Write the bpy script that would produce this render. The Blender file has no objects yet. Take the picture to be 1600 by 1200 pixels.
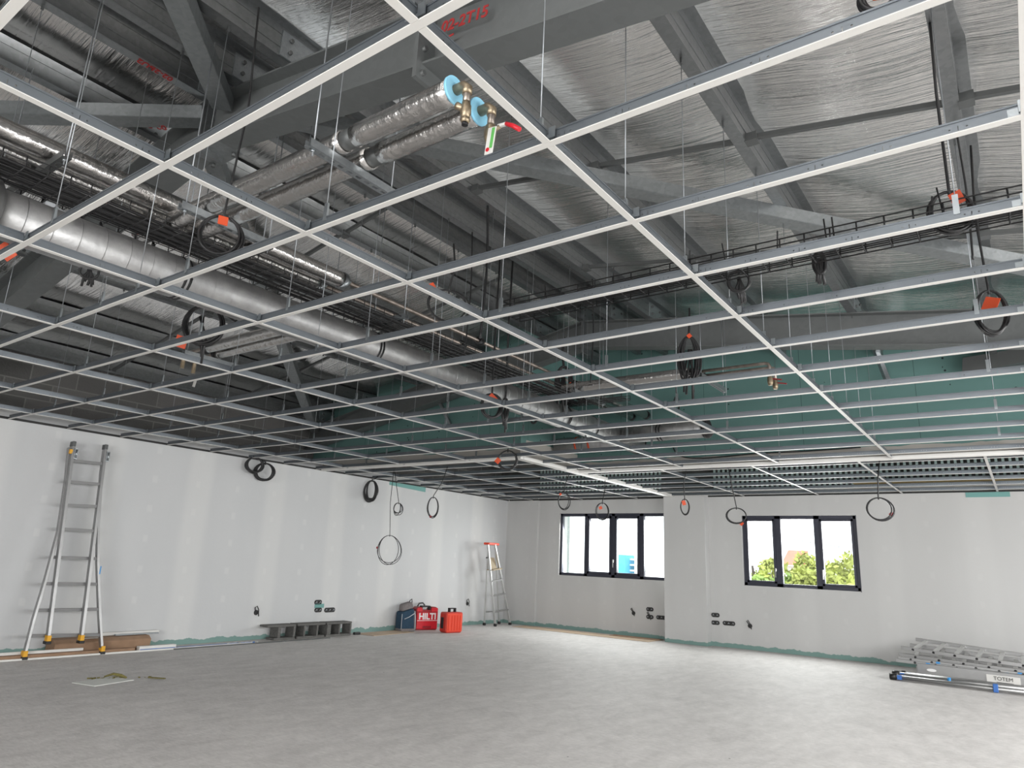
import bpy, math, random
from mathutils import Vector, Matrix
random.seed(7)
# ------------------------------------------------------------------ camera, world, light, exposure
SC = bpy.context.scene
COL = SC.collection
CAMP = Vector((1.0866, -1.0104, 1.20))
CR = Vector((0.8107, 0.5838, 0.0441)); CF = Vector((-0.5748, 0.7794, 0.2494))
CR.normalize(); CF.normalize(); CU = CR.cross(CF).normalized(); CF = CU.cross(CR).normalized()
FPX = 1084.7
cam_d = bpy.data.cameras.new('camera'); cam = bpy.data.objects.new('camera', cam_d); COL.objects.link(cam)
cam.matrix_world = Matrix(((CR.x, CU.x, -CF.x, CAMP.x), (CR.y, CU.y, -CF.y, CAMP.y), (CR.z, CU.z, -CF.z, CAMP.z), (0, 0, 0, 1)))
cam_d.sensor_width = 36.0; cam_d.lens = 36.0 * FPX / 1600.0; cam_d.clip_start = 0.02; cam_d.clip_end = 300
SC.camera = cam
SC.view_settings.view_transform = 'Standard'; SC.view_settings.look = 'None'
SC.view_settings.gamma = 1.0; SC.view_settings.use_curve_mapping = False
SC.view_settings.exposure = 0.13

W_ = bpy.data.worlds.new('overcast_sky'); SC.world = W_; W_.use_nodes = True
bg = W_.node_tree.nodes['Background']; bg.inputs[0].default_value = (0.93, 0.96, 1.0, 1); bg.inputs[1].default_value = 3.2

def area(name, loc, look, sx, sy, power, colr=(1, 0.985, 0.96)):
    d = bpy.data.lights.new(name, 'AREA'); d.shape = 'RECTANGLE'; d.size = sx; d.size_y = sy; d.energy = power; d.color = colr
    o = bpy.data.objects.new(name, d); COL.objects.link(o); o.location = loc
    o.rotation_euler = (Vector(look) - Vector(loc)).to_track_quat('-Z', 'Y').to_euler()
    return o
# daylight entering by the windows of the right wall, of the wall behind the camera and of the far wall
area('daylight_right_windows', (4.15, 4.4, 1.70), (-1.5, 4.4, -2.2), 9.8, 1.3, 400)
area('daylight_front_windows', (0.3, -5.1, 1.70), (0.3, .4, -2.2), 6.6, 1.3, 420)
area('daylight_window_1', (-5.4, 11.6, 1.65), (-5.2, 8.5, -.6), 2.2, 1.1, 150)
area('daylight_window_2', (-1.93, 11.6, 1.65), (-1.8, 8.5, -.6), 1.7, 1.1, 150)

def px(x, y, /, **k):
    """the point of a plane x=, y= or z= (metres) seen at a place of the photograph: used to measure real positions"""
    d = CF + CR * ((x - 800) / FPX) - CU * ((y - 600) / FPX)
    (ax, v), = k.items(); i = 'xyz'.index(ax)
    return CAMP + d * ((v - CAMP[i]) / d[i])

# ------------------------------------------------------------------ materials
def new_mat(name):
    m = bpy.data.materials.new(name); m.use_nodes = True
    nt = m.node_tree; b = nt.nodes['Principled BSDF']
    return m, nt, b
def N(nt, t, **kw):
    n = nt.nodes.new(t)
    for k, v in kw.items(): setattr(n, k, v)
    return n
def L(nt, a, b): nt.links.new(a, b)
def simple(name, col, rough=0.6, metal=0.0, noise=0.0, scale=20, bump=0.0, bscale=60, spec=None):
    m, nt, b = new_mat(name)
    b.inputs['Roughness'].default_value = rough; b.inputs['Metallic'].default_value = metal
    if spec is not None: b.inputs['Specular IOR Level'].default_value = spec
    b.inputs['Base Color'].default_value = (*col, 1)
    if noise or bump: tc = N(nt, 'ShaderNodeTexCoord')
    if noise:
        n = N(nt, 'ShaderNodeTexNoise'); n.inputs['Scale'].default_value = scale; n.inputs['Detail'].default_value = 6
        L(nt, tc.outputs['Object'], n.inputs['Vector'])
        r = N(nt, 'ShaderNodeMapRange'); r.inputs[1].default_value = .3; r.inputs[2].default_value = .7
        r.inputs[3].default_value = 1 - noise; r.inputs[4].default_value = 1 + noise
        L(nt, n.outputs['Fac'], r.inputs[0])
        mx = N(nt, 'ShaderNodeVectorMath', operation='SCALE'); mx.inputs[0].default_value = col
        L(nt, r.outputs[0], mx.inputs['Scale']); L(nt, mx.outputs[0], b.inputs['Base Color'])
    if bump:
        n2 = N(nt, 'ShaderNodeTexNoise'); n2.inputs['Scale'].default_value = bscale; n2.inputs['Detail'].default_value = 4
        L(nt, tc.outputs['Object'], n2.inputs['Vector'])
        bp = N(nt, 'ShaderNodeBump'); bp.inputs['Strength'].default_value = bump; bp.inputs['Distance'].default_value = .01
        L(nt, n2.outputs['Fac'], bp.inputs['Height']); L(nt, bp.outputs[0], b.inputs['Normal'])
    return m

def math_(nt, op, a, b=None, c=None):
    n = N(nt, 'ShaderNodeMath', operation=op)
    for i, v in enumerate((a, b, c)):
        if v is None: continue
        if isinstance(v, (int, float)): n.inputs[i].default_value = v
        else: L(nt, v, n.inputs[i])
    return n.outputs[0]
def mix_(nt, fac, a, b):
    n = N(nt, 'ShaderNodeMix', data_type='RGBA')
    if isinstance(fac, (int, float)): n.inputs[0].default_value = fac
    else: L(nt, fac, n.inputs[0])
    for i, v in ((6, a), (7, b)):
        if isinstance(v, tuple): n.inputs[i].default_value = (*v, 1)
        else: L(nt, v, n.inputs[i])
    return n.outputs[2]
def noise_(nt, vec, scale, detail=4, rough=.5, dist=0):
    n = N(nt, 'ShaderNodeTexNoise'); n.inputs['Scale'].default_value = scale; n.inputs['Detail'].default_value = detail
    n.inputs['Roughness'].default_value = rough; n.inputs['Distortion'].default_value = dist
    L(nt, vec, n.inputs['Vector']); return n.outputs['Fac']
def mapping_(nt, vec, scale=(1, 1, 1), rot=(0, 0, 0), loc=(0, 0, 0)):
    n = N(nt, 'ShaderNodeMapping'); n.inputs['Scale'].default_value = scale; n.inputs['Rotation'].default_value = rot
    n.inputs['Location'].default_value = loc
    L(nt, vec, n.inputs['Vector']); return n.outputs[0]
def sstep(nt, v, lo, hi):
    n = N(nt, 'ShaderNodeMapRange', interpolation_type='SMOOTHSTEP'); n.inputs[1].default_value = lo; n.inputs[2].default_value = hi
    L(nt, v, n.inputs[0]); return n.outputs[0]

GREEN = (0.12, 0.235, 0.22)
def wall_mat(name, axis, bands=1.0):
    """primed plasterboard: filled joint bands, filler spots, bare green board along the floor"""
    m, nt, b = new_mat(name); b.inputs['Roughness'].default_value = .75
    tc = N(nt, 'ShaderNodeTexCoord'); v = tc.outputs['Object']
    s = N(nt, 'ShaderNodeSeparateXYZ'); L(nt, v, s.inputs[0])
    t = s.outputs['Y' if axis == 'y' else 'X']; z = s.outputs['Z']
    # joint bands every 1.2 m, with half-way screw lines
    w = math_(nt, 'ADD', t, math_(nt, 'MULTIPLY', noise_(nt, mapping_(nt, v, (1, 1, .4)), 1.3, 2), .12))
    f = math_(nt, 'FRACT', math_(nt, 'DIVIDE', w, 1.2))
    d = math_(nt, 'ABSOLUTE', math_(nt, 'SUBTRACT', f, .5))
    band = math_(nt, 'SUBTRACT', 1.0, sstep(nt, d, .08, .20))
    f2 = math_(nt, 'FRACT', math_(nt, 'DIVIDE', math_(nt, 'ADD', w, .33), .6))
    d2 = math_(nt, 'ABSOLUTE', math_(nt, 'SUBTRACT', f2, .5))
    zz = math_(nt, 'ABSOLUTE', math_(nt, 'SUBTRACT', math_(nt, 'FRACT', math_(nt, 'DIVIDE', z, .37)), .5))
    spot = math_(nt, 'MULTIPLY', math_(nt, 'SUBTRACT', 1.0, sstep(nt, d2, .03, .07)), math_(nt, 'SUBTRACT', 1.0, sstep(nt, zz, .08, .15)))
    mott = noise_(nt, mapping_(nt, v, (1, 1, .35)), 2.2, 5)
    c = mix_(nt, mott, (.53, .54, .55) if axis == 'y' else (.50, .50, .495), (.585, .59, .595) if axis == 'y' else (.555, .555, .55))
    c = mix_(nt, math_(nt, 'MULTIPLY', band, .48 * bands), c, (.66, .66, .65))
    c = mix_(nt, math_(nt, 'MULTIPLY', spot, .3 * bands), c, (.68, .68, .67))
    n1 = noise_(nt, mapping_(nt, v, (1, 1, .25)), 5, 6, .65)
    edge = math_(nt, 'ADD', .0, math_(nt, 'MULTIPLY', n1, .13))
    g = math_(nt, 'LESS_THAN', z, edge)
    c = mix_(nt, g, c, (.19, .31, .285))
    L(nt, c, b.inputs['Base Color'])
    bp = N(nt, 'ShaderNodeBump'); bp.inputs['Strength'].default_value = .12; bp.inputs['Distance'].default_value = .01
    L(nt, noise_(nt, v, 30, 5), bp.inputs['Height']); L(nt, bp.outputs[0], b.inputs['Normal'])
    return m
def green_mat(name, axis, lift=0.0):
    """bare green plasterboard above the grid, beige filler along its lower edge, black screw marks"""
    m, nt, b = new_mat(name); b.inputs['Roughness'].default_value = .8
    tc = N(nt, 'ShaderNodeTexCoord'); v = tc.outputs['Object']
    s = N(nt, 'ShaderNodeSeparateXYZ'); L(nt, v, s.inputs[0])
    t = s.outputs['Y' if axis == 'y' else 'X']; z = s.outputs['Z']
    c = mix_(nt, noise_(nt, v, 2.0, 4), tuple(.92 * k for k in GREEN), tuple(1.1 * k for k in GREEN))
    f = math_(nt, 'ABSOLUTE', math_(nt, 'SUBTRACT', math_(nt, 'FRACT', math_(nt, 'DIVIDE', math_(nt, 'ADD', t, .31), 1.2)), .5))
    joint = math_(nt, 'LESS_THAN', f, .0025)
    c = mix_(nt, math_(nt, 'MULTIPLY', joint, .7), c, (.02, .05, .05))
    f3 = math_(nt, 'ABSOLUTE', math_(nt, 'SUBTRACT', math_(nt, 'FRACT', math_(nt, 'DIVIDE', math_(nt, 'ADD', t, .31), .6)), .5))
    vn = N(nt, 'ShaderNodeTexVoronoi'); vn.inputs['Scale'].default_value = 14; L(nt, v, vn.inputs['Vector'])
    dots = math_(nt, 'MULTIPLY', math_(nt, 'LESS_THAN', vn.outputs['Distance'], .16), math_(nt, 'LESS_THAN', f3, .05))
    c = mix_(nt, dots, c, (.015, .03, .03))
    edge = math_(nt, 'ADD', 2.565 + lift, math_(nt, 'MULTIPLY', noise_(nt, mapping_(nt, v, (1, 1, .2)), 1.6, 4), .12))
    g = math_(nt, 'LESS_THAN', z, edge)
    c = mix_(nt, g, c, (.42, .40, .37))
    L(nt, c, b.inputs['Base Color']); return m

def floor_mat():
    m, nt, b = new_mat('screed'); tc = N(nt, 'ShaderNodeTexCoord'); v = tc.outputs['Object']
    a = noise_(nt, v, .7, 6, .6); c2 = noise_(nt, mapping_(nt, v, (2.2, 1, 1), (0, 0, .5)), 3.2, 8, .68, .4)
    c3 = noise_(nt, mapping_(nt, v, (1, 3.5, 1), (0, 0, -.3)), 14, 9, .75, .8)
    f = math_(nt, 'ADD', math_(nt, 'MULTIPLY', a, .2), math_(nt, 'ADD', math_(nt, 'MULTIPLY', c2, .36), math_(nt, 'MULTIPLY', c3, .44)))
    cr = N(nt, 'ShaderNodeValToRGB'); L(nt, f, cr.inputs[0])
    cr.color_ramp.elements[0].position = .40; cr.color_ramp.elements[0].color = (.44, .425, .415, 1)
    cr.color_ramp.elements[1].position = .60; cr.color_ramp.elements[1].color = (.64, .62, .605, 1)
    vn = N(nt, 'ShaderNodeTexVoronoi'); vn.inputs['Scale'].default_value = 2.3; L(nt, v, vn.inputs['Vector'])
    chip = math_(nt, 'LESS_THAN', vn.outputs['Distance'], .018)
    # pale trowel scratches
    sc = sstep(nt, noise_(nt, mapping_(nt, v, (1, 7, 1), (0, 0, .9)), 5, 3, .6, 1.0), .66, .74)
    c = mix_(nt, math_(nt, 'MULTIPLY', sc, .3), cr.outputs[0], (.62, .61, .60))
    c = mix_(nt, chip, c, (.09, .085, .08))
    L(nt, c, b.inputs['Base Color']); b.inputs['Roughness'].default_value = .7
    bp = N(nt, 'ShaderNodeBump'); bp.inputs['Strength'].default_value = .25; bp.inputs['Distance'].default_value = .01
    L(nt, c3, bp.inputs['Height']); L(nt, bp.outputs[0], b.inputs['Normal'])
    return m

def foil_mat(name, wr=(1.0, 30, 1), strength=.8, rough=.15, col=(.90, .885, .87), dist=.02):
    m, nt, b = new_mat(name); tc = N(nt, 'ShaderNodeTexCoord'); v = tc.outputs['Object']
    b.inputs['Metallic'].default_value = 1; b.inputs['Base Color'].default_value = (*col, 1)
    b.inputs['Roughness'].default_value = rough
    warp = N(nt, 'ShaderNodeVectorMath', operation='ADD')
    nz = N(nt, 'ShaderNodeTexNoise'); nz.inputs['Scale'].default_value = .9; L(nt, v, nz.inputs['Vector'])
    sc = N(nt, 'ShaderNodeVectorMath', operation='SCALE'); sc.inputs['Scale'].default_value = .35; L(nt, nz.outputs['Color'], sc.inputs[0])
    L(nt, v, warp.inputs[0]); L(nt, sc.outputs[0], warp.inputs[1])
    h1 = noise_(nt, mapping_(nt, warp.outputs[0], wr), 1.0, 3, .55)
    h2 = noise_(nt, mapping_(nt, v, (wr[0] * 2.5, wr[1] * 2.2, 2)), 1.0, 3, .6)
    h3 = noise_(nt, v, 3.0, 2)
    h4 = noise_(nt, mapping_(nt, v, (wr[0] * 4, wr[1] * 6, 4)), 1.0, 2, .6)
    h = math_(nt, 'ADD', math_(nt, 'MULTIPLY', h1, .55), math_(nt, 'ADD', math_(nt, 'MULTIPLY', h2, .3), math_(nt, 'ADD', math_(nt, 'MULTIPLY', h4, .12), math_(nt, 'MULTIPLY', h3, .3))))
    bp = N(nt, 'ShaderNodeBump'); bp.inputs['Strength'].default_value = strength; bp.inputs['Distance'].default_value = dist
    L(nt, h, bp.inputs['Height']); L(nt, bp.outputs[0], b.inputs['Normal'])
    return m
def galv_mat(name, col=(.235, .245, .25), rough=.33, metal=.85, spangle=.16, scale=22):
    m, nt, b = new_mat(name); tc = N(nt, 'ShaderNodeTexCoord'); v = tc.outputs['Object']
    vn = N(nt, 'ShaderNodeTexVoronoi'); vn.inputs['Scale'].default_value = scale * 2; L(nt, v, vn.inputs['Vector'])
    sp = N(nt, 'ShaderNodeSeparateColor'); L(nt, vn.outputs['Color'], sp.inputs[0])
    f = math_(nt, 'ADD', math_(nt, 'MULTIPLY', sp.outputs[0], .5), math_(nt, 'MULTIPLY', noise_(nt, v, 3, 5), .5))
    c = mix_(nt, f, tuple(k * (1 - spangle) for k in col), tuple(k * (1 + spangle) for k in col))
    L(nt, c, b.inputs['Base Color']); b.inputs['Metallic'].default_value = metal
    rr = N(nt, 'ShaderNodeMapRange'); L(nt, noise_(nt, v, 4, 5, .7), rr.inputs[0]); rr.inputs[3].default_value = rough - .12; rr.inputs[4].default_value = rough + .12
    L(nt, rr.outputs[0], b.inputs['Roughness'])
    return m
def web_mat():
    """galvanised web of a grid tee, punched: dot, slot, dot every 150 mm"""
    m, nt, b = new_mat('grid_web'); tc = N(nt, 'ShaderNodeTexCoord'); v = tc.outputs['Object']
    b.inputs['Metallic'].default_value = .8; b.inputs['Roughness'].default_value = .4
    b.inputs['Base Color'].default_value = (.185, .205, .225, 1)
    s = N(nt, 'ShaderNodeSeparateXYZ'); L(nt, v, s.inputs[0])
    p = math_(nt, 'MULTIPLY', math_(nt, 'SUBTRACT', math_(nt, 'FRACT', math_(nt, 'DIVIDE', s.outputs['X'], .2)), .5), .2)
    z = math_(nt, 'SUBTRACT', s.outputs['Z'], .019)
    ap = math_(nt, 'ABSOLUTE', p)
    dx = math_(nt, 'SUBTRACT', ap, .022)
    dot = math_(nt, 'LESS_THAN', math_(nt, 'ADD', math_(nt, 'MULTIPLY', dx, dx), math_(nt, 'MULTIPLY', z, z)), 9e-6)
    slot = math_(nt, 'MULTIPLY', math_(nt, 'LESS_THAN', ap, .0013), math_(nt, 'LESS_THAN', math_(nt, 'ABSOLUTE', z), .008))
    hole = math_(nt, 'MAXIMUM', dot, slot)
    tr = N(nt, 'ShaderNodeBsdfTransparent'); mx = N(nt, 'ShaderNodeMixShader')
    L(nt, hole, mx.inputs[0]); L(nt, b.outputs[0], mx.inputs[1]); L(nt, tr.outputs[0], mx.inputs[2])
    L(nt, mx.outputs[0], nt.nodes['Material Output'].inputs['Surface'])
    return m
def duct_mat():
    m, nt, b = new_mat('spiral_duct_steel'); tc = N(nt, 'ShaderNodeTexCoord'); v = tc.outputs['Object']
    c = mix_(nt, noise_(nt, mapping_(nt, v, (1, 1, 1)), 7, 8, .72), (.20, .20, .205), (.50, .50, .495))
    L(nt, c, b.inputs['Base Color']); b.inputs['Metallic'].default_value = .9
    r = N(nt, 'ShaderNodeMapRange'); L(nt, noise_(nt, v, 5, 6, .7), r.inputs[0]); r.inputs[3].default_value = .30; r.inputs[4].default_value = .62
    L(nt, r.outputs[0], b.inputs['Roughness'])
    bp = N(nt, 'ShaderNodeBump'); bp.inputs['Strength'].default_value = .45; bp.inputs['Distance'].default_value = .012
    L(nt, noise_(nt, v, 9, 5), bp.inputs['Height']); L(nt, bp.outputs[0], b.inputs['Normal'])
    return m
def block_mat(name, axis):
    m, nt, b = new_mat(name); tc = N(nt, 'ShaderNodeTexCoord')
    s = N(nt, 'ShaderNodeSeparateXYZ'); L(nt, tc.outputs['Object'], s.inputs[0])
    cb = N(nt, 'ShaderNodeCombineXYZ'); L(nt, s.outputs['Y' if axis == 'y' else 'X'], cb.inputs[0]); L(nt, s.outputs['Z'], cb.inputs[1])
    br = N(nt, 'ShaderNodeTexBrick'); L(nt, cb.outputs[0], br.inputs['Vector'])
    br.inputs['Scale'].default_value = 1; br.inputs['Brick Width'].default_value = .5; br.inputs['Row Height'].default_value = .2
    br.inputs['Mortar Size'].default_value = .008
    br.inputs['Color1'].default_value = (.10, .10, .097, 1); br.inputs['Color2'].default_value = (.16, .155, .15, 1); br.inputs['Mortar'].default_value = (.20, .20, .19, 1)
    L(nt, br.outputs[0], b.inputs['Base Color']); b.inputs['Roughness'].default_value = .95
    bp = N(nt, 'ShaderNodeBump'); bp.inputs['Strength'].default_value = .5; bp.inputs['Distance'].default_value = .02
    L(nt, noise_(nt, tc.outputs['Object'], 40, 5), bp.inputs['Height']); L(nt, bp.outputs[0], b.inputs['Normal'])
    return m
def glass_mat():
    m, nt, b = new_mat('window_glass')
    nt.nodes.remove(b)
    gl = N(nt, 'ShaderNodeBsdfGlossy'); gl.inputs['Roughness'].default_value = .02
    tr = N(nt, 'ShaderNodeBsdfTransparent'); tr.inputs[0].default_value = (.96, .98, .98, 1)
    mx = N(nt, 'ShaderNodeMixShader'); mx.inputs[0].default_value = .06
    L(nt, tr.outputs[0], mx.inputs[1]); L(nt, gl.outputs[0], mx.inputs[2])
    L(nt, mx.outputs[0], nt.nodes['Material Output'].inputs['Surface']); return m

M = dict(
    wall_y=wall_mat('primed_board_left', 'y'), wall_x=wall_mat('primed_board_back', 'x', .35),
    green_x=green_mat('green_board_x', 'x'), green_y=green_mat('green_board_y', 'y', .12),
    screed=floor_mat(), foil=foil_mat('roof_foil'),
    sleeve=foil_mat('pipe_foil', (13, 13, 13), .9, .24, (.56, .545, .53), .016),
    galv=galv_mat('galvanised_purlin'), rafter=galv_mat('rafter_steel', (.17, .18, .18), .55, .55, .08, 12),
    brace=galv_mat('brace_steel', (.24, .255, .26), .5, .7), rod=simple('zinc_rod', (.34, .36, .38), .4, .85),
    strut=galv_mat('strut_steel', (.33, .355, .37), .38, .85, .12, 40), tie=simple('dark_tie_tube', (.10, .105, .105), .5, .4),
    web=web_mat(), cap=simple('white_grid_face', (.62, .61, .585), .45), clip=simple('zinc_clip', (.36, .39, .41), .3, .9),
    white=simple('white_trim', (.70, .69, .665), .5), dark=simple('dark_gap', (.03, .03, .03), .8),
    duct=duct_mat(), black=simple('black_rubber', (.012, .012, .013), .5), cable=simple('black_cable', (.012, .012, .013), .4),
    orange=simple('orange_tag', (.62, .075, .02), .5), copper=simple('aged_copper', (.33, .285, .25), .38, .85, .3, 15),
    brass=simple('brass_valve', (.36, .29, .20), .38, .85, .25, 30), blue_foam=simple('blue_foam_disc', (.28, .62, .82), .7),
    red=simple('red_plastic', (.62, .012, .025), .4, 0, .05, 5, .0), redside=simple('dark_red_plastic', (.30, .006, .012), .45),
    orangered=simple('orange_red_plastic', (.80, .075, .035), .4), orangedark=simple('deep_orange_red_plastic', (.55, .035, .02), .45),
    alu=galv_mat('ladder_aluminium', (.36, .36, .36), .4, .8, .05, 10), alubright=simple('bright_aluminium', (.60, .60, .59), .35, .7),
    rung_alu=simple('shaded_aluminium', (.20, .20, .20), .5, .6), yellow=simple('yellow_plastic', (.75, .38, .02), .5), cardboard=simple('cardboard', (.30, .19, .12), .85, 0, .12, 8, .2, 30),  # rung_alu: the shade of the backlit rungs is put into this darker colour
    ply=simple('tan_board', (.47, .36, .26), .85, 0, .1, 6), concrete=simple('concrete_block', (.13, .128, .122), .95, 0, .2, 30, .5, 90),
    navy=simple('navy_cloth', (.022, .055, .095), .9, 0, .15, 30), grey_cloth=simple('grey_cloth', (.20, .18, .18), .95, 0, .15, 40),
    lgrey=simple('light_grey_piping', (.55, .57, .60), .7), frame=simple('anthracite_frame', (.035, .037, .055), .42, .1),
    chrome=simple('chrome', (.8, .8, .8), .2, 1), glass=glass_mat(), teal=simple('teal_board_patch', (.17, .36, .34), .8),
    plaster=simple('dried_plaster_paste', (.16, .14, .045), .9, 0, .3, 40, .6, 60), offwhite=simple('offwhite_sheet', (.62, .63, .60), .8, 0, .08, 12),
    lettering=simple('white_lettering', (.85, .85, .85), .5), redpaint=simple('red_stencil_paint', (.30, .015, .015), .7),
    blackpaint=simple('black_lettering', (.02, .02, .02), .6), bluepart=simple('blue_plastic', (.03, .13, .42), .45), bluesk=simple('light_blue_sticker', (.05, .28, .62), .5),
    green_lbl=simple('green_label', (.12, .45, .10), .6), leaf=simple('tree_leaves', (.26, .38, .08), .7, 0, .35, 1.5),
    leaf_y=simple('yellow_green_leaves', (.42, .46, .10), .7, 0, .35, 1.5), bark=simple('bark', (.08, .06, .05), .9),
    roof_tile=simple('red_roof_tile', (.70, .20, .13), .7), render_wall=simple('cream_render', (.80, .78, .72), .8),
    outside_render=simple('pale_green_render', (.30, .34, .32), .8), blue_sheet=simple('blue_sheeting', (.08, .42, .70), .6), stone=block_mat('dark_block_wall', 'y'), slab=simple('rough_slab', (.10, .10, .095), .9, 0, .2, 4),
    rib=simple('pale_green_batten', (.40, .52, .50), .8), yellow_insul=simple('mineral_wool', (.22, .16, .06), 1, 0, .3, 30), ground=simple('outside_ground', (.25, .27, .2), .9),
    wood_tan=simple('tan_platform', (.40, .33, .23), .7),
)

# ------------------------------------------------------------------ mesh helpers
class MB:
    def __init__(s): s.v = []; s.f = []; s.sm = []
    def add(s, vs, fs, smooth=False):
        o = len(s.v); s.v += [tuple(v) for v in vs]; s.f += [tuple(i + o for i in f) for f in fs]; s.sm += [smooth] * len(fs); return s
    def box(s, c, d, R=None):
        hx, hy, hz = d[0] / 2, d[1] / 2, d[2] / 2; c = Vector(c)
        vs = [Vector((x, y, z)) for x in (-hx, hx) for y in (-hy, hy) for z in (-hz, hz)]
        if R is not None: vs = [R @ v for v in vs]
        return s.add([v + c for v in vs], [(0, 1, 3, 2), (4, 6, 7, 5), (0, 4, 5, 1), (2, 3, 7, 6), (0, 2, 6, 4), (1, 5, 7, 3)])
    def bb(s, x0, x1, y0, y1, z0, z1):
        return s.box(((x0 + x1) / 2, (y0 + y1) / 2, (z0 + z1) / 2), (abs(x1 - x0), abs(y1 - y0), abs(z1 - z0)))
    def beam(s, p, q, w, h, up=(0, 0, 1), off=(0, 0)):
        p = Vector(p); q = Vector(q); d = (q - p); ln = d.length; d.normalize()
        u = Vector(up); sd = d.cross(u)
        if sd.length < 1e-4: sd = d.cross(Vector((1, 0, 0)))
        sd.normalize(); u = sd.cross(d).normalized()
        R = Matrix((d, sd, u)).transposed()
        return s.box((p + q) / 2 + sd * off[0] + u * off[1], (ln, w, h), R)
    def prism(s, poly, axis_vec):   # poly: list of 3D points (planar), extruded by axis_vec
        n = len(poly); a = Vector(axis_vec); P = [Vector(p) for p in poly]
        vs = P + [p + a for p in P]
        fs = [tuple(range(n - 1, -1, -1)), tuple(range(n, 2 * n))] + [(i, (i + 1) % n, n + (i + 1) % n, n + i) for i in range(n)]
        return s.add(vs, fs)
    def tube(s, pts, r, n=8, caps=True, closed=False):
        P = [Vector(p) for p in pts]; m = len(P); rs = r if isinstance(r, (list, tuple)) else [r] * m
        prev = None; vs = []
        for i in range(m):
            if closed: d = P[(i + 1) % m] - P[i - 1]
            else: d = P[min(i + 1, m - 1)] - P[max(i - 1, 0)]
            if d.length < 1e-9: d = Vector((0, 0, 1))
            d.normalize()
            if prev is None:
                a = Vector((0, 0, 1)) if abs(d.z) < .9 else Vector((1, 0, 0)); u = d.cross(a).normalized()
            else:
                u = prev - d * prev.dot(d)
                if u.length < 1e-6: u = d.cross(Vector((0, .3, 1)))
                u.normalize()
            prev = u; w = d.cross(u)
            for k in range(n):
                t = 2 * math.pi * k / n; vs.append(P[i] + (u * math.cos(t) + w * math.sin(t)) * rs[i])
        fs = []
        for i in range(m if closed else m - 1):
            j = (i + 1) % m
            for k in range(n): fs.append((i * n + k, i * n + (k + 1) % n, j * n + (k + 1) % n, j * n + k))
        s.add(vs, fs, True)
        if caps and not closed:
            o = len(s.v) - len(vs)
            s.f += [tuple(o + k for k in range(n - 1, -1, -1)), tuple(o + (m - 1) * n + k for k in range(n))]; s.sm += [False, False]
        return s
    def cyl(s, p, q, r, n=16): return s.tube([p, q], r, n)
    def obj(s, name, mat, parent=None, origin=None, bevel=0, rot=None):
        me = bpy.data.meshes.new(name)
        o = bpy.data.objects.new(name, me); COL.objects.link(o)
        vs = s.v
        if origin is not None:
            oo = Vector(origin); vs = [tuple(Vector(v) - oo) for v in vs]; o.location = oo
        me.from_pydata(vs, [], s.f); me.polygons.foreach_set('use_smooth', s.sm); me.update()
        me.materials.append(M[mat] if isinstance(mat, str) else mat)
        if parent is not None:
            o.parent = parent
            if origin is not None: o.location = Vector(origin) - parent.location if False else Vector(origin)
            # children are built in world space: cancel the parent's own transform
            o.matrix_parent_inverse = parent.matrix_basis.inverted() if origin is None or True else Matrix()
        if bevel:
            b = o.modifiers.new('edge_bevel', 'BEVEL'); b.width = bevel; b.segments = 2; b.limit_method = 'ANGLE'
        return o

def tag(o, label=None, cat=None, group=None, kind=None):
    if label: o['label'] = label
    if cat: o['category'] = cat
    if group: o['group'] = group
    if kind: o['kind'] = kind
    return o
def empty(name, loc, label, cat, group=None):
    o = bpy.data.objects.new(name, None); COL.objects.link(o); o.location = loc; o.empty_display_size = .1
    return tag(o, label, cat, group)
def struct(o, label=None): o['kind'] = 'structure'; o['category'] = 'room'; return tag(o, label)
def copy_tree(o, loc=None, rz=None, parent=None):
    c = o.copy(); COL.objects.link(c)
    if parent is not None: c.parent = parent
    if loc is not None: c.location = loc
    if rz is not None: c.rotation_euler.z = rz
    for ch in [k for k in bpy.data.objects if k.parent == o]: copy_tree(ch, parent=c)
    return c
ORD = ['zeroth', 'first', 'second', 'third', 'fourth', 'fifth', 'sixth', 'seventh', 'eighth', 'ninth', 'tenth', 'eleventh', 'twelfth', 'thirteenth', 'fourteenth']
def text_mesh(name, body, size, M4, mat, parent, depth=.001, bold=0.0):
    cu = bpy.data.curves.new(name, 'FONT'); cu.body = body; cu.size = size; cu.extrude = depth; cu.align_x = 'CENTER'; cu.align_y = 'CENTER'; cu.offset = bold
    t = bpy.data.objects.new(name + '_curve', cu); COL.objects.link(t)
    dg = bpy.context.evaluated_depsgraph_get(); me = bpy.data.meshes.new_from_object(t.evaluated_get(dg))
    bpy.data.objects.remove(t); o = bpy.data.objects.new(name, me); COL.objects.link(o)
    me.transform(M4); me.materials.clear(); me.materials.append(M[mat])
    o.parent = parent; o.matrix_parent_inverse = parent.matrix_basis.inverted()
    return o
def frame_at(origin, xdir, ydir):
    x = Vector(xdir).normalized(); y = Vector(ydir); y = (y - x * y.dot(x)).normalized(); z = x.cross(y)
    o = Vector(origin)
    return Matrix(((x.x, y.x, z.x, o.x), (x.y, y.y, z.y, o.y), (x.z, y.z, z.z, o.z), (0, 0, 0, 1)))

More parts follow.
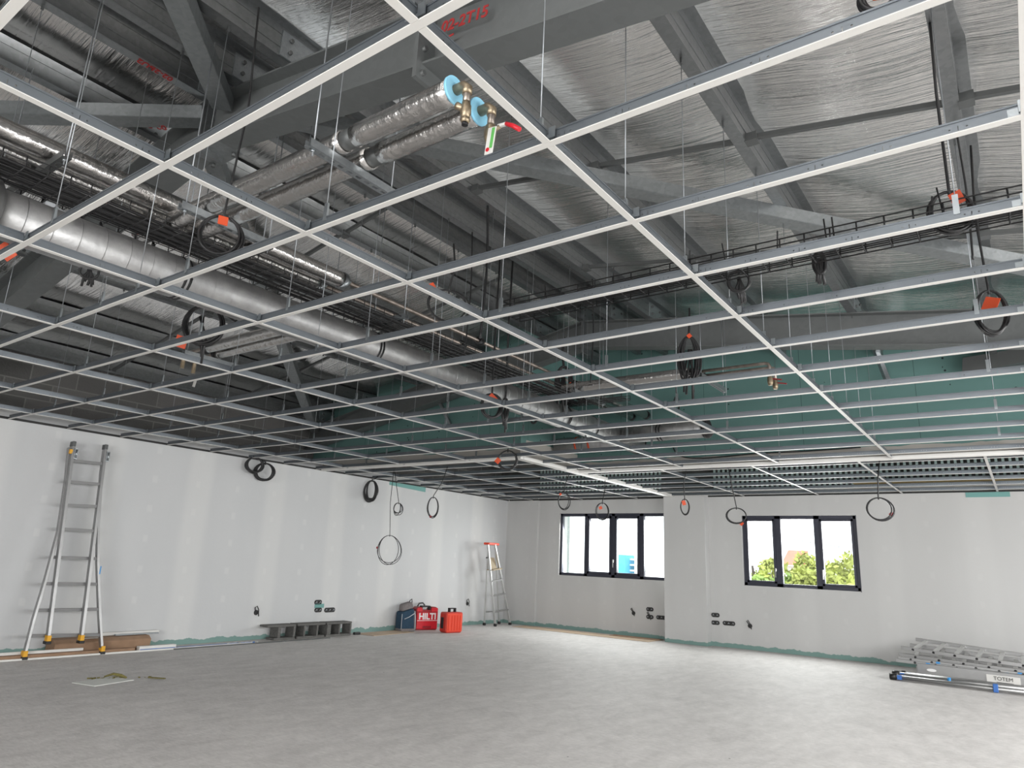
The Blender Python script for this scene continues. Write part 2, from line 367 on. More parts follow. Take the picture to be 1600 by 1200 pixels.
# ------------------------------------------------------------------ room shell
GZ = 2.49
XL, YB, YBL = -7.85, 11.10, 11.22
RX, FY = 4.0, -5.0
def zr(x):   # top of the rafters = underside of the purlins
    return 4.10 - .145 * (x + 3.0) if x > -3 else 4.10 - .19 * (-3 - x)
struct(MB().bb(-8.4, RX + .2, FY - .2, 11.6, -.2, 0).obj('floor', 'screed'), 'pale grey trowelled concrete floor')
struct(MB().bb(-8.0, XL, FY, 11.4, 0, 2.60).obj('wall_left', 'wall_y'), 'long white primed plasterboard wall on the left')
struct(MB().bb(-8.4, -8.10, FY - .2, 11.6, 0, 3.6).obj('wall_left_upper', 'stone'), 'dark concrete block wall above the white left wall')
def wall_hole(y0, y1, x0, x1, z0, z1, hx0, hx1, hz0, hz1):
    m = MB(); m.bb(x0, hx0, y0, y1, z0, z1)
    if hx1 < x1: m.bb(hx1, x1, y0, y1, z0, z1)
    m.bb(hx0, hx1, y0, y1, z0, hz0); m.bb(hx0, hx1, y0, y1, hz1, z1); return m
struct(wall_hole(YBL, YBL + .3, -8.0, -4.14, 0, 2.62, -6.565, -4.25, 1.01, 2.22).obj('wall_back_left', 'wall_x'), 'white back wall with the wide four pane window')
struct(MB().bb(-7.86, -7.07, YBL - .06, YBL, 0, 2.62).obj('wall_corner_lining', 'wall_x'), 'shallow boxed lining in the far left corner')
struct(wall_hole(YB, YB + .42, -3.43, RX + .2, 0, 2.62, -2.83, -1.035, 1.01, 2.16).obj('wall_back_right', 'wall_x'), 'white back wall with the three pane window')
struct(MB().bb(-4.16, -3.40, 10.89, 11.5, 0, 2.62).obj('wall_pier', 'wall_x'), 'white boxed pier between the two windows')
# walls outside the picture: window openings toward the daylight
m = MB(); m.bb(RX, RX + .2, FY - .2, 11.6, 0, .95); m.bb(RX, RX + .2, FY - .2, 11.6, 2.2, 4.3); m.bb(RX, RX + .2, FY - .2, -.5, .95, 2.2); m.bb(RX, RX + .2, 9.5, 11.6, .95, 2.2)
struct(m.obj('wall_right', 'wall_y'), 'right wall with a band of windows')
m = MB(); m.bb(-8.4, RX + .2, FY - .2, FY, 0, .95); m.bb(-8.4, RX + .2, FY - .2, FY, 2.2, 4.3); m.bb(-8.4, -3.1, FY - .2, FY, .95, 2.2); m.bb(3.6, RX + .2, FY - .2, FY, .95, 2.2)
struct(m.obj('wall_front', 'wall_x'), 'front wall with a band of windows')
# green plasterboard bulkheads above the grid
struct(MB().bb(-8.1, -4.0, 6.13, 6.25, GZ, 4.4).obj('wall_bulkhead_left', 'green_x'), 'bare green plasterboard above the grid on the far left')
struct(MB().bb(-4.06, -4.0, 6.25, 7.55, GZ, 4.4).obj('wall_bulkhead_return', 'green_y'), 'short return of the green plasterboard')
struct(MB().bb(-4.06, RX, 7.55, 7.67, GZ, 4.4).obj('wall_bulkhead_right', 'green_x'), 'wide bare green plasterboard above the grid')
# white edge strips under the bulkheads, dark angles painted as the shadow gaps where the ceiling meets the walls
def trimo(n, bb, mat, lab): return struct(MB().bb(*bb).obj('trim_%d' % n, mat), lab)
trimo(1, (-7.85, -3.97, 6.10, 6.16, GZ - .012, GZ + .03), 'white', 'white edge strip below the left green board')
trimo(2, (-4.06, -3.96, 6.16, 10.89, GZ - .014, GZ + .03), 'white', 'wide white edge strip running to the pier')
trimo(3, (-3.96, RX, 7.52, 7.58, GZ - .012, GZ + .03), 'white', 'white edge strip below the wide green board')
trimo(4, (XL, XL + .022, FY, 11.2, GZ - .004, GZ + .02), 'dark', 'dark angle with painted shadow gap along the top of the left wall')
trimo(5, (-7.8, -4.14, YBL - .08, YBL - .0, GZ - .004, GZ + .02), 'dark', 'dark angle with painted shadow gap along the top of the back wall')
trimo(6, (-3.43, RX, YB - .02, YB, GZ - .004, GZ + .02), 'dark', 'dark angle with painted shadow gap above the three pane window')
# low soffit beyond the bulkheads with its battens
m = MB(); m.bb(-8.1, -4.06, 6.25, 11.6, 3.15, 3.27); m.bb(-4.06, RX + .2, 7.67, 11.6, 3.15, 3.27)
struct(m.obj('ceiling_low', 'slab'), 'dark slab above the far part of the grid')
struct(MB().bb(-8.1, RX + .2, 11.22, 11.5, 2.60, 3.2).obj('wall_back_upper', 'slab'), 'dark wall above the back wall lining')
m = MB()
for x0, x1 in ((-7.0, -4.3), (-3.3, RX)):
    i = 0
    while x0 + i * .083 < x1: m.bb(x0 + i * .083, x0 + i * .083 + .033, 11.10, 11.14, 2.60, 3.15); i += 1
struct(m.obj('wall_back_laths', 'rib'), 'row of pale upright laths on the wall above the back lining')
struct(MB().bb(-1.0, RX, 10.85, 11.05, 2.63, 2.68).obj('trim_9', 'yellow_insul'), 'strip of brown mineral wool above the back wall')

# ------------------------------------------------------------------ roof foil (one quilt per slope, sagging between the purlins)
PUR_R = [1.06 + 1.05 * k for k in range(2, -4, -1)]       # 3.16 ... -2.09
PUR_L = [-3.62, -4.66, -5.70, -6.74, -7.70]
PUR = PUR_R + [-2.58, -2.98] + PUR_L
def foil_quilt(name, x0, x1, lab):
    nx, ny = 60, 110; vs = []; fs = []
    edges = sorted(PUR + [x0, x1])
    for j in range(ny + 1):
        y = FY + (7.55 - FY) * j / ny
        for i in range(nx + 1):
            x = x0 + (x1 - x0) * i / nx
            lo = max([e for e in edges if e <= x + 1e-6] or [x0]); hi = min([e for e in edges if e > x + 1e-6] or [x1])
            t = (x - lo) / max(hi - lo, 1e-3); w = max(hi - lo, .05)
            z = zr(x) + .215 - .045 * w * math.sin(math.pi * min(max(t, 0), 1)) + .006 * math.sin(y * 5.1 + x * 3) * math.sin(y * 1.7 + x)
            vs.append((x, y, z))
    for j in range(ny):
        for i in range(nx): a = j * (nx + 1) + i; fs.append((a, a + 1, a + nx + 2, a + nx + 1))
    o = MB().add(vs, fs, True).obj(name, 'foil'); return struct(o, lab)
foil_quilt('ceiling_foil_right', -3.0, RX + .1, 'silver foil quilt under the right roof slope')
foil_quilt('ceiling_foil_left', -8.3, -3.0, 'silver foil quilt under the left roof slope')
# ------------------------------------------------------------------ portal frames
def rafter_frame(y, label, grp=True):
    e = empty('portal_rafter', (-3, y, 3.8), label, 'roof beam', 'portal rafters across the roof')
    for side, xa, xb in (('r', -3.0, RX - .02), ('l', -3.0, -8.08)):
        H = .32
        za, zb = zr(xa), zr(xb); sgn = 1 if side == 'r' else -1
        w = MB()
        w.prism([(xa, y - .006, za - .012), (xb, y - .006, zb - .012), (xb, y - .006, zb - H), (xa, y - .006, za - H)], (0, .012, 0))
        w.obj('rafter_web', 'rafter', e)
        fl = MB()
        fl.prism([(xa, y - .085, za), (xb, y - .085, zb), (xb, y - .085, zb - .012), (xa, y - .085, za - .012)], (0, .17, 0))
        fl.prism([(xa, y - .085, za - H), (xb, y - .085, zb - H), (xb, y - .085, zb - H - .012), (xa, y - .085, za - H - .012)], (0, .17, 0))
        fl.obj('rafter_flange', 'rafter', e)
    g = MB(); g.bb(-3.01, -2.99, y - .09, y + .09, 3.70, 4.09)
    g.obj('ridge_plate', 'galv', e)
    return e
fr1 = rafter_frame(1.05, 'grey steel portal rafter crossing the near roof, red stencilled mark on it')
fr2 = rafter_frame(6.00, 'grey steel portal rafter at the far end before the green boards')
fr0 = rafter_frame(-3.90, 'grey steel portal rafter behind the camera')
# splice plate with bolts and the stencil on the near rafter
m = MB(); sx = -1.0; m.bb(sx - .012, sx + .012, .93, 1.17, zr(sx) - .42, zr(sx) - .002); m.obj('end_plate', 'rafter', fr1)
for yy in (.97, 1.13):
    for dz in (-.385, -.25, -.1): MB().cyl((sx - .03, yy, zr(sx) + dz), (sx + .03, yy, zr(sx) + dz), .014, 6).obj('bolt', 'tie', fr1)
P = Vector((-.765, .996, zr(-.765) - .135))
text_mesh('stencil_mark', '02-2T15', .085, frame_at(P, (1, 0, -.145), (0, 0, 1)), 'redpaint', fr1, .001, .002)
m = MB(); m.box((-.86, .995, zr(-.86) - .20), (.07, .002, .010)); m.obj('stencil_line', 'redpaint', fr1)

# ------------------------------------------------------------------ purlins
def purlin(x, label, mark=None, side=1):
    z0 = zr(x); H = .20
    e = MB()
    e.bb(x - .002, x + .002, FY, 7.5, z0, z0 + H)                                    # web
    e.bb(x - .068 * side, x, FY, 7.5, z0, z0 + .004)                                  # bottom flange
    e.bb(x - .068 * side - .002, x - .068 * side + .002, FY, 7.5, z0, z0 + .022)      # lip
    e.bb(x, x + .06 * side, FY, 7.5, z0 + H - .004, z0 + H)
    e.bb(x + .002, x + .006, FY, 7.5, z0 + .055, z0 + .062); e.bb(x + .002, x + .006, FY, 7.5, z0 + .14, z0 + .147)
    o = e.obj('roof_purlin', 'galv'); tag(o, label, 'purlin', 'galvanised purlins under the foil')
    for y in (1.05, 6.0):
        c = MB(); c.bb(x + .004, x + .012, y - .16, y + .16, z0 + .005, z0 + .17)
        cl = c.obj('cleat', 'strut', o)
        for dy in (-.1, .1):
            for dz in (.05, .13): MB().cyl((x + .012, y + dy, z0 + dz), (x + .028, y + dy, z0 + dz), .013, 6).obj('bolt', 'tie', cl)
    return o
pl = sorted(PUR, reverse=True); purs = {}
vis = [x for x in pl if x < 1.3]
for x in pl:
    if x > 1.3: lab = 'galvanised roof purlin right of the picture edge, number %s out' % ORD[1 + [p for p in reversed(pl) if p > 1.3].index(x)]
    else: lab = 'galvanised roof purlin, %s from the right in the photo' % ORD[1 + vis.index(x)]
    purs[x] = purlin(x, lab, side=1 if x > -3 else -1)
px_m = purs[-2.98]
text_mesh('stencil_mark', '02-2BU2', .062, frame_at((-3.014, .63, zr(-2.98) - .0025), (0, -1, 0), (-1, 0, 0)), 'redpaint', px_m, .001, .001)
# tie tubes between purlins at the thirds of each bay
for n, y in enumerate((-2.25, -.6, 2.68, 4.38)):
    xs = sorted(PUR); e = None
    for i in range(len(xs) - 1):
        a, b = xs[i], xs[i + 1]
        if b - a < .6: continue
        m = MB(); m.beam((a + .03, y, zr(a) + .03), (b - .03, y, zr(b) + .03), .028, .028)
        o = m.obj('purlin_tie', 'tie')
        MB().box((a + .03, y, zr(a) + .02), (.07, .07, .05)).obj('end_bracket', 'tie', o)
        tag(o, 'dark tie tube between roof purlins, %s line, %s bay from the left' % (('rearmost', 'overhead', 'near', 'far')[n], ORD[i + 1]), 'tie bar', 'tie tubes between purlins')
# diagonal wind bracing in the roof plane, meeting at the ridge
def brace(p, q, label, markat=None):
    p = Vector(p); q = Vector(q)
    m = MB(); m.beam(p, q, .12, .006); m.beam(p, q, .006, .09, off=(.06, .045)); m.beam(p, q, .006, .09, off=(-.06, .045))
    o = m.obj('roof_brace', 'brace'); return tag(o, label, 'roof brace', 'diagonal braces under the purlins')
zb = 3.88
b1 = brace((-2.75, 1.12, zr(-2.75) - .10), (2.55, 5.95, zr(2.55) - .10), 'long galvanised roof brace slanting from the ridge to the right')
b2 = brace((-3.25, 1.12, zr(-3.25) - .10), (-7.9, 5.95, zr(-7.9) - .10), 'galvanised roof brace slanting from the ridge over the duct to the far left')
b3 = brace((-3.08, 1.02, zr(-3.2) - .09), (-7.9, -3.8, zr(-7.9) - .09), 'grey roof brace running nearly level to the left edge, red mark near its end')
b4 = brace((-2.8, .98, zr(-2.8) - .13), (2.3, -3.8, zr(2.3) - .13), 'grey roof brace rising steeply from the ridge to the top edge')
d = Vector((-4.7, -4.78, 0)).normalized(); pt = Vector((-3.2, .98, zr(-3.2) - .09)); t_ = .27
Pm = pt + (Vector((-7.9, -3.8, zr(-7.9) - .09)) - pt).normalized() * t_
sd = Vector((-d.y, d.x, 0))
text_mesh('stencil_mark', '02-2CX2', .07, frame_at(Pm - Vector((0, 0, .0045)), d, -sd), 'redpaint', b3, .001, .0015)

# gusset at the ridge node of the near rafter
m = MB(); m.prism([(-3.16, .93, 3.745), (-2.84, .93, 3.745), (-2.84, 1.19, 3.745), (-3.16, 1.19, 3.745)], (0, 0, .01))
m.obj('gusset_plate', 'brace', fr1)
for dx in (-.12, .12):
    for dy in (.97, 1.15): MB().cyl((-3 + dx, dy, 3.72), (-3 + dx, dy, 3.75), .015, 6).obj('bolt', 'tie', fr1)
# stubs behind the far rafter
m = MB(); m.beam((-.07, 7.35, 3.80), (.05, 7.45, 3.30), .05, .05); tag(m.obj('steel_strut', 'strut'), 'thin pale steel strut dropping in front of the green board', 'strut')
m = MB(); m.prism([(.74, 7.40, 3.33), (1.6, 7.40, 3.42), (1.6, 7.40, 3.56), (.76, 7.40, 3.50)], (0, .12, 0)); tag(m.obj('steel_bracket', 'tie'), 'dark wedge shaped steel bracket against the green board at right', 'bracket')
m = MB(); m.beam((-5.55, 6.05, 3.62), (-5.1, 6.08, 2.9), .04, .04); tag(m.obj('steel_strut', 'strut'), 'slanting steel strut on the left part of the green board', 'strut')

# ------------------------------------------------------------------ suspended grid
WEB_H, FL = .038, .026
def runner_mesh(ln):
    m = MB(); m.bb(0, ln, -.0015, .0015, .001, WEB_H); m.bb(0, ln, -.004, .004, WEB_H, WEB_H + .006); return m
def flange_mesh(ln, w=FL): m = MB(); m.bb(0, ln, -w / 2, w / 2, -.002, .0015); return m
def put(m, name, mat, loc, rz=0, parent=None):
    o = m.obj(name, mat)
    o.location = loc; o.rotation_euler.z = rz
    if parent: o.parent = parent; o.location = (0, 0, 0); o.rotation_euler.z = 0
    return o
rows = [(k * .6, -7.84, 3.6) for k in range(-1, 11)] + [(6.6, -3.96, 3.6), (7.2, -3.96, 3.6)]
for i, (y, x0, x1) in enumerate(rows):
    o = put(runner_mesh(x1 - x0), 'main_runner', 'web', (x0, y, GZ)); put(flange_mesh(x1 - x0), 'face', 'cap', None or (0, 0, 0), 0, o)
    tag(o, 'white faced main runner of the open ceiling grid, %s row counted from the camera' % ORD[i + 1], 'ceiling runner', 'main runners of the near grid')
    for x in [1.2 * j for j in range(-6, 3)]:
        if x < x0 or y > 6.1 and x < -3.9: continue
        c = MB(); c.bb(x - x0 - .02, x - x0 + .02, -.006, .006, .006, .03); c.bb(x - x0 + .006, x - x0 + .03, -.012, -.008, .012, .05)
        if i < 9 and x > -7.3: put(c, 'splice_clip', 'clip', (0, 0, 0), 0, o)
far = []
for k in range(11, 19):
    y = k * .6
    if y > 6.2: far.append((y, -7.84, -4.06, 'left'))
    if y > 7.6: far.append((y, -3.96, 3.6, 'right'))
cnt = {'left': 0, 'right': 0}
for y, x0, x1, sd_ in far:
    cnt[sd_] += 1
    o = put(runner_mesh(x1 - x0), 'main_runner', 'web', (x0, y, GZ)); put(flange_mesh(x1 - x0), 'face', 'cap', (0, 0, 0), 0, o)
    tag(o, 'main runner of the far grid, %s part, %s row behind the edge strip' % (sd_, ORD[cnt[sd_]]), 'ceiling runner', 'main runners of the far grid')
tee_protos = {}
def cross(x, y0, y1, label, group):
    ln = round(y1 - y0 - .027, 3)
    if ln not in tee_protos:
        o = put(runner_mesh(ln), 'cross_tee', 'web', (0, 0, 0)); put(flange_mesh(ln), 'face', 'cap', (0, 0, 0), 0, o); tee_protos[ln] = o
    else: o = copy_tree(tee_protos[ln])
    o.location = (x, y0 + .0135, GZ); o.rotation_euler.z = math.pi / 2
    tag(o, label, 'ceiling cross tee', group)
ys = [r[0] for r in rows[:12]]
for k in range(8):
    x = 1.2 * (1 - k) if k else 1.222
    for j in range(11): cross(x, ys[j], ys[j + 1], 'cross tee, rows %s to %s, in the %s line from the right' % (ORD[j + 1], ORD[j + 2], ORD[k + 1]), 'cross tees of the near grid')
    if x > -3.9:
        for j, (a, b) in enumerate(((6.0, 6.6), (6.6, 7.2), (7.2, 7.535))): cross(x, a, b, 'cross tee by the wide green board, %s bay, %s line from the right' % (ORD[j + 1], ORD[k + 1]), 'cross tees of the near grid')
    else: cross(x, 6.0, 6.12, 'short cross tee stub at the left edge strip, %s line from the right' % ORD[k + 1], 'cross tees of the near grid')
fy = [7.57] + [.6 * k for k in range(13, 19)] + [11.09]
for k, x in enumerate((.84, -.36, -1.56, -2.76)):
    for j in range(len(fy) - 1): cross(x, fy[j], fy[j + 1], 'far cross tee right of the pier, %s bay, %s line from the right' % (ORD[j + 1], ORD[k + 1]), 'cross tees of the far grid')
fy = [6.15] + [.6 * k for k in range(11, 19)] + [11.16]
for k, x in enumerate((-4.8, -6.0, -7.2)):
    for j in range(len(fy) - 1): cross(x, fy[j], fy[j + 1], 'far cross tee left of the pier, %s bay, %s line from the right' % (ORD[j + 1], ORD[k + 1]), 'cross tees of the far grid')
# hangers: zinc rods from the purlins down to the runners
def hanger(x, y, z1, label, z0=GZ + .03, group='hanger rods of the near grid'):
    m = MB(); m.cyl((x, y, z0 + .05), (x, y, z1), .0022, 6)
    o = m.obj('hanger_rod', 'rod'); tag(o, label, 'hanger rod', group)
    MB().bb(x - .010, x + .010, y - .005, y + .005, z0 - .005, z0 + .075).obj('grid_clip', 'clip', o)
    MB().bb(x - .005, x + .006, y - .007, y + .007, z1 - .03, z1 + .010).obj('purlin_clip', 'tie', o)
for j, y in enumerate(ys):
    cands = vis if j % 2 == 0 else vis[1::2]
    for x in cands:
        if x < -7.5: continue
        xx = x - .045 * (1 if x > -3 else -1)
        hanger(xx, y, zr(x) - .001, 'thin zinc hanger rod from purlin %s, down to main row %s' % (ORD[1 + vis.index(x)], ORD[j + 1]))
for j, (x, y) in enumerate(((1.0, 6.6), (-.02, 6.6), (-1.1, 7.2), (-2.1, 6.6))):
    hanger(x, y, zr(x + .06) - .02, 'thin zinc hanger rod close to the wide green board, %s from the right' % ORD[j + 1])

# ------------------------------------------------------------------ ducts
def spiral_duct(name, p, q, r, label):
    p = Vector(p); q = Vector(q); n = int((q - p).length / .01); d = (q - p).normalized()
    o = MB().tube([p, q], r, 48).obj(name, 'duct'); sm = MB(); ln = (q - p).length; t = .06
    while t < ln - .02:
        c = p + d * t; sm.tube([c - d * .003, c, c + d * .003], [r - .001, r + .0022, r - .001], 40, caps=False); t += .13
    sm.obj('seams', 'duct', o); return tag(o, label, 'duct')
def ring(o, c, d, r, name='clamp_ring', mat='black', w=.02):
    c = Vector(c); d = Vector(d).normalized()
    return MB().tube([c - d * w / 2, c - d * w / 2, c + d * w / 2, c + d * w / 2], [r * .9, r + .006, r + .006, r * .9], 32, caps=False).obj(name, mat, o)
DX, DZ, DR = -2.95, 2.80, .128
du = spiral_duct('spiral_duct', (DX, -1.0, DZ), (DX, 7.30, DZ), DR, 'large galvanised spiral duct running the length of the room')
for y in (.95, .98, 2.55, 2.58, 4.2, 5.4, 5.43, 6.05): ring(du, (DX, y, DZ), (0, 1, 0), DR, w=.012)
for y in (.965, 2.565, 4.2, 5.415): MB().cyl((DX, y, DZ + DR), (DX, y, zr(DX) + .05), .004, 6).obj('suspension_rod', 'rod', du)
ring(du, (DX, 7.3, DZ), (0, 1, 0), DR + .002, 'end_ring', w=.03)
m = MB(); m.tube([(DX, .0, DZ), (DX, -.02, DZ), (DX, -1.5, DZ)], [DR + .005, DR + .035, DR + .035], 40); m.obj('duct_silencer', 'duct', du)
du2 = spiral_duct('branch_duct', (DX + .1, 6.68, DZ), (-1.78, 6.68, DZ), .10, 'galvanised branch duct leaving the large duct to the right')
ring(du2, (-1.76, 6.68, DZ), (1, 0, 0), .105, 'end_cap', w=.05); MB().cyl((-1.78, 6.68, DZ), (-1.77, 6.68, DZ), .1, 24).obj('cap_face', 'black', du2)
ring(du2, (-2.35, 6.68, DZ), (1, 0, 0), .1, w=.01); ring(du2, (-2.31, 6.68, DZ), (1, 0, 0), .1, w=.01)
du3 = spiral_duct('branch_duct', (-3.95, 6.92, DZ - .03), (DX - .1, 6.92, DZ - .03), .10, 'galvanised branch duct passing left behind the large duct, orange straps')
for x in (-3.62, -3.42): ring(du3, (x, 6.92, DZ - .03), (1, 0, 0), .1, 'orange_strap', 'orange', .02)

# ------------------------------------------------------------------ insulated pipes along the room
def sleeve(o, p, q, r, name='insulation', mat='sleeve'):
    p = Vector(p); q = Vector(q); ln = (q - p).length; d = (q - p).normalized(); n = max(2, int(ln / .05))
    rnd = random.Random(int(abs(p.x) * 1000 + abs(q.y) * 77))
    pts = [p + d * (ln * i / n) for i in range(n + 1)]; rs = [r * (1 + rnd.uniform(-.015, .015)) for _ in pts]
    return MB().tube(pts, rs, 24).obj(name, mat, o)
AX = (-2.86, -3.075)
for i, x in enumerate(AX):
    z = 3.20
    o = MB().tube([(x, 2.0, z), (x, 5.85, z), (x, 5.9, z)], .017, 12).obj('heating_pipe', 'copper')
    tag(o, 'long pipe along the room, foil wrapped near, bare copper beyond, %s of the pair' % ('right', 'left')[i], 'pipe', 'pair of pipes along the room')
    sleeve(o, (x, -3.0, z), (x, 2.13 - .05 * i, z), .058)
    ring(o, (x, 2.14 - .05 * i, z), (0, 1, 0), .055, 'end_collar', 'strut', .04)
    for y in (3.80,): ring(o, (x, y, z), (0, 1, 0), .03, 'rubber_clamp', 'black', .07); 
    MB().cyl((x, 3.8, z + .03), (x, 3.8, zr(x)), .004, 6).obj('suspension_rod', 'rod', o)
    ring(o, (x, 5.55, z), (0, 1, 0), .03, 'rubber_clamp', 'black', .07)
    sleeve(o, (x, 5.62, z), (x, 7.40, z), .052, 'far_insulation')
    ring(o, (x, 7.4, z), (0, 1, 0), .052, 'end_collar', 'black', .03)
def strut(x0, x1, y0, y1, z, label, mat='strut', rods=True):
    """slotted channel hung by a rod at each end"""
    e = empty('strut_channel', ((x0 + x1) / 2, (y0 + y1) / 2, z), label, 'mounting channel', 'slotted mounting channels')
    p = Vector((x0, y0, z)); q = Vector((x1, y1, z)); d = (q - p); ln = d.length; d.normalize(); s = d.cross(Vector((0, 0, 1)))
    m = MB(); n = int(ln / .05)
    for sgn in (-1, 1): m.beam(p, q, .003, .04, off=(sgn * .02, 0))
    for sgn in (-1, 1): m.beam(p, q, .012, .003, off=(sgn * .014, -.0185))
    for i in range(n + 1):
        a = p + d * (ln * i / n); w = .022
        m.beam(a - d * .011, a + d * .011, .016, .003, off=(0, -.0185))
    m.obj('channel', mat, e)
    if rods:
        for t in (.03, ln - .03):
            a = p + d * t; MB().cyl(a - Vector((0, 0, .05)), Vector((a.x, a.y, zr(a.x))), .004, 6).obj('threaded_rod', 'rod', e)
            MB().cyl(a - Vector((0, 0, .03)), a - Vector((0, 0, .018)), .010, 6).obj('nut', 'clip', e)
    return e
# crossing pair of insulated pipes with elbows and valves
BZ = 3.04
for i, y in enumerate((.775, .935)):
    xe = -.58
    o = MB().tube([(xe - .35, y, BZ), (xe + .035, y, BZ), (xe + .055, y, BZ - .008), (xe + .062, y, BZ - .03), (xe + .062, y, BZ - .10)], .0155, 14).obj('radiator_pipe', 'copper')
    tag(o, ('foil wrapped pipe crossing above the grid, ending in a brass strainer', 'foil wrapped pipe crossing above the grid, ending in a red lever valve')[i], 'pipe', 'pair of pipes crossing the room')
    sleeve(o, (-1.17, y, BZ), (xe - .012, y, BZ), .052); sleeve(o, ((-3.10, -2.82)[i], y, BZ), (-1.24, y, BZ), .052)
    MB().tube([((-3.10, -2.82)[i], y, BZ), ((-3.13, -2.85)[i], y, BZ + .01), ((-3.13, -2.85)[i], y, BZ + .13)], .045, 16).obj('elbow_sleeve', 'sleeve', o)
    MB().tube([(-1.25, y, BZ), (-1.205, y, BZ), (-1.16, y, BZ)], [.044, .047, .044], 20).obj('pipe_joint', 'tie', o)
    MB().cyl((xe - .012, y, BZ), (xe, y, BZ), .060, 32).obj('foam_disc', 'blue_foam', o)
    MB().tube([(xe + .0, y, BZ), (xe + .045, y, BZ), (xe + .062, y, BZ - .018), (xe + .062, y, BZ - .045)], [.022, .022, .022, .02], 14).obj('elbow', 'brass', o)
    ve = MB()
    x = xe + .062
    if i == 0:
        ve.tube([(x, y, BZ - .08), (x, y, BZ - .09), (x, y, BZ - .095), (x, y, BZ - .135), (x, y, BZ - .14), (x, y, BZ - .155)], [.017, .017, .021, .022, .018, .018], 8)
        ve.tube([(x, y, BZ - .115), (x - .03, y - .01, BZ - .095), (x - .038, y - .013, BZ - .09)], [.013, .015, .016], 10)
        ve.tube([(x, y, BZ - .155), (x, y, BZ - .165), (x, y, BZ - .175)], [.020, .020, .015], 8)
        ve.obj('strainer', 'brass', o)
        MB().tube([(x, y, BZ - .174), (x, y, BZ - .185)], .013, 12).obj('thread_ring', 'black', o)
    else:
        ve.tube([(x, y, BZ - .09), (x, y, BZ - .10), (x, y, BZ - .13), (x, y, BZ - .15), (x, y, BZ - .17)], [.019, .024, .026, .024, .019], 8)
        ve.tube([(x, y, BZ - .125), (x + .05, y, BZ - .115)], .009, 10)
        vo = ve.obj('ball_valve', 'brass', o)
        MB().beam((x + .04, y, BZ - .11), (x + .085, y, BZ - .115), .012, .012).obj('lever_stem', 'white', vo)
        MB().tube([(x + .08, y, BZ - .113), (x + .115, y, BZ - .135), (x + .15, y, BZ - .165)], [.009, .010, .010], 8).obj('red_lever', 'red', vo)
        tg = MB(); tg.box((x + .028, y - .03, BZ - .19), (.042, .002, .12), Matrix.Rotation(.12, 3, 'Y')); t_o = tg.obj('paper_tag', 'white', o)
        MB().box((x + .037, y - .032, BZ - .18), (.014, .002, .09), Matrix.Rotation(.12, 3, 'Y')).obj('green_stripe', 'green_lbl', t_o)
        MB().cyl((x + .016, y - .033, BZ - .228), (x + .016, y - .031, BZ - .228), .009, 12).obj('red_dot', 'red', t_o)
# left ends of the pair turn up into the long pipes
strut(-1.30, -1.30, .62, 1.16, 2.965, 'slotted channel under the crossing pipes near their middle joint')
strut(-2.36, -2.36, .62, 1.16, 2.965, 'slotted channel under the crossing pipes near their left end')
strut(-2.62, -3.55, .15, .15, 3.10, 'dark slotted bracket under the long pipes, near the left edge', 'tie')
strut(-2.62, -3.55, 1.35, 1.35, 3.10, 'dark slotted bracket under the long pipes, behind the crossing pipes', 'tie')
strut(-2.62, -3.55, 2.6, 2.6, 3.02, 'slotted bracket under the wire tray past the end of the foil sleeves')
strut(-2.62, -3.35, 5.35, 5.35, 3.10, 'slotted bracket under the far end of the long pipes')
# second crossing pair at the far end
for i, y in enumerate((5.22, 5.38)):
    z = 3.06
    o = MB().tube([(-1.4, y, z), (-.66 - .0 * i, y, z), (-.63, y, z - .01), (-.62, y, z - .03), (-.62, y, z - .14)], .015, 12).obj('radiator_pipe', 'copper')
    tag(o, ('far crossing pipe by the green board, the rear one of the pair', 'far crossing pipe by the green board, the front one of the pair')[1 - i], 'pipe', 'far pair of crossing pipes')
    sleeve(o, (-2.85, y, z), (-1.36, y, z), .052)
    ring(o, (-1.32, y, z), (1, 0, 0), .04, 'rubber_clamp', 'black', .06)
    MB().tube([(-.62, y, z - .12), (-.62, y, z - .15), (-.62, y, z - .19), (-.62, y, z - .21)], [.018, .026, .026, .018], 8).obj('valve', 'brass', o)
    MB().beam((-.61, y, z - .15), (-.52, y, z - .17), .012, .01).obj('valve_lever', 'redside', o)
strut(-1.22, -1.22, 5.08, 5.75, 2.985, 'slotted channel under the far crossing pipes, beside their black clamps')
strut(-2.6, -2.6, 5.08, 5.75, 2.985, 'slotted channel under the far crossing pipes at their left end')
# small insulated pair left of the duct
for i, (a, b) in enumerate(((px(333, 546, z=2.83), px(428, 512, z=2.83)), (px(352, 556, z=2.83), px(470, 515, z=2.83)))):
    yv = (a.y + b.y) / 2; xa = a.x; xb = -3.1
    o = MB().tube([(xa - .35, yv, 2.83), (xa + .1, yv, 2.83)], .015, 12).obj('radiator_pipe', 'copper')
    tag(o, 'small foil wrapped pipe left of the large duct, %s of two' % ('rear', 'front')[i], 'pipe', 'small pipes left of the duct')
    sleeve(o, (xa, yv, 2.83), (xb, yv, 2.83), .045)
    ring(o, (xa - .02, yv, 2.83), (1, 0, 0), .045, 'rubber_clamp', 'black', .02)
    MB().tube([(xa - .35, yv, 2.83), (xa - .36, yv, 2.80), (xa - .36, yv, 2.70)], .017, 10).obj('valve', 'brass', o)
    if i == 1: MB().box((xa - .30, yv, 2.62), (.045, .002, .10), Matrix.Rotation(.3, 3, 'Y')).obj('paper_tag', 'white', o)
strut(-4.35, -4.35, 1.80, 2.32, 2.755, 'slotted channel under the small pipes left of the duct', rods=True)

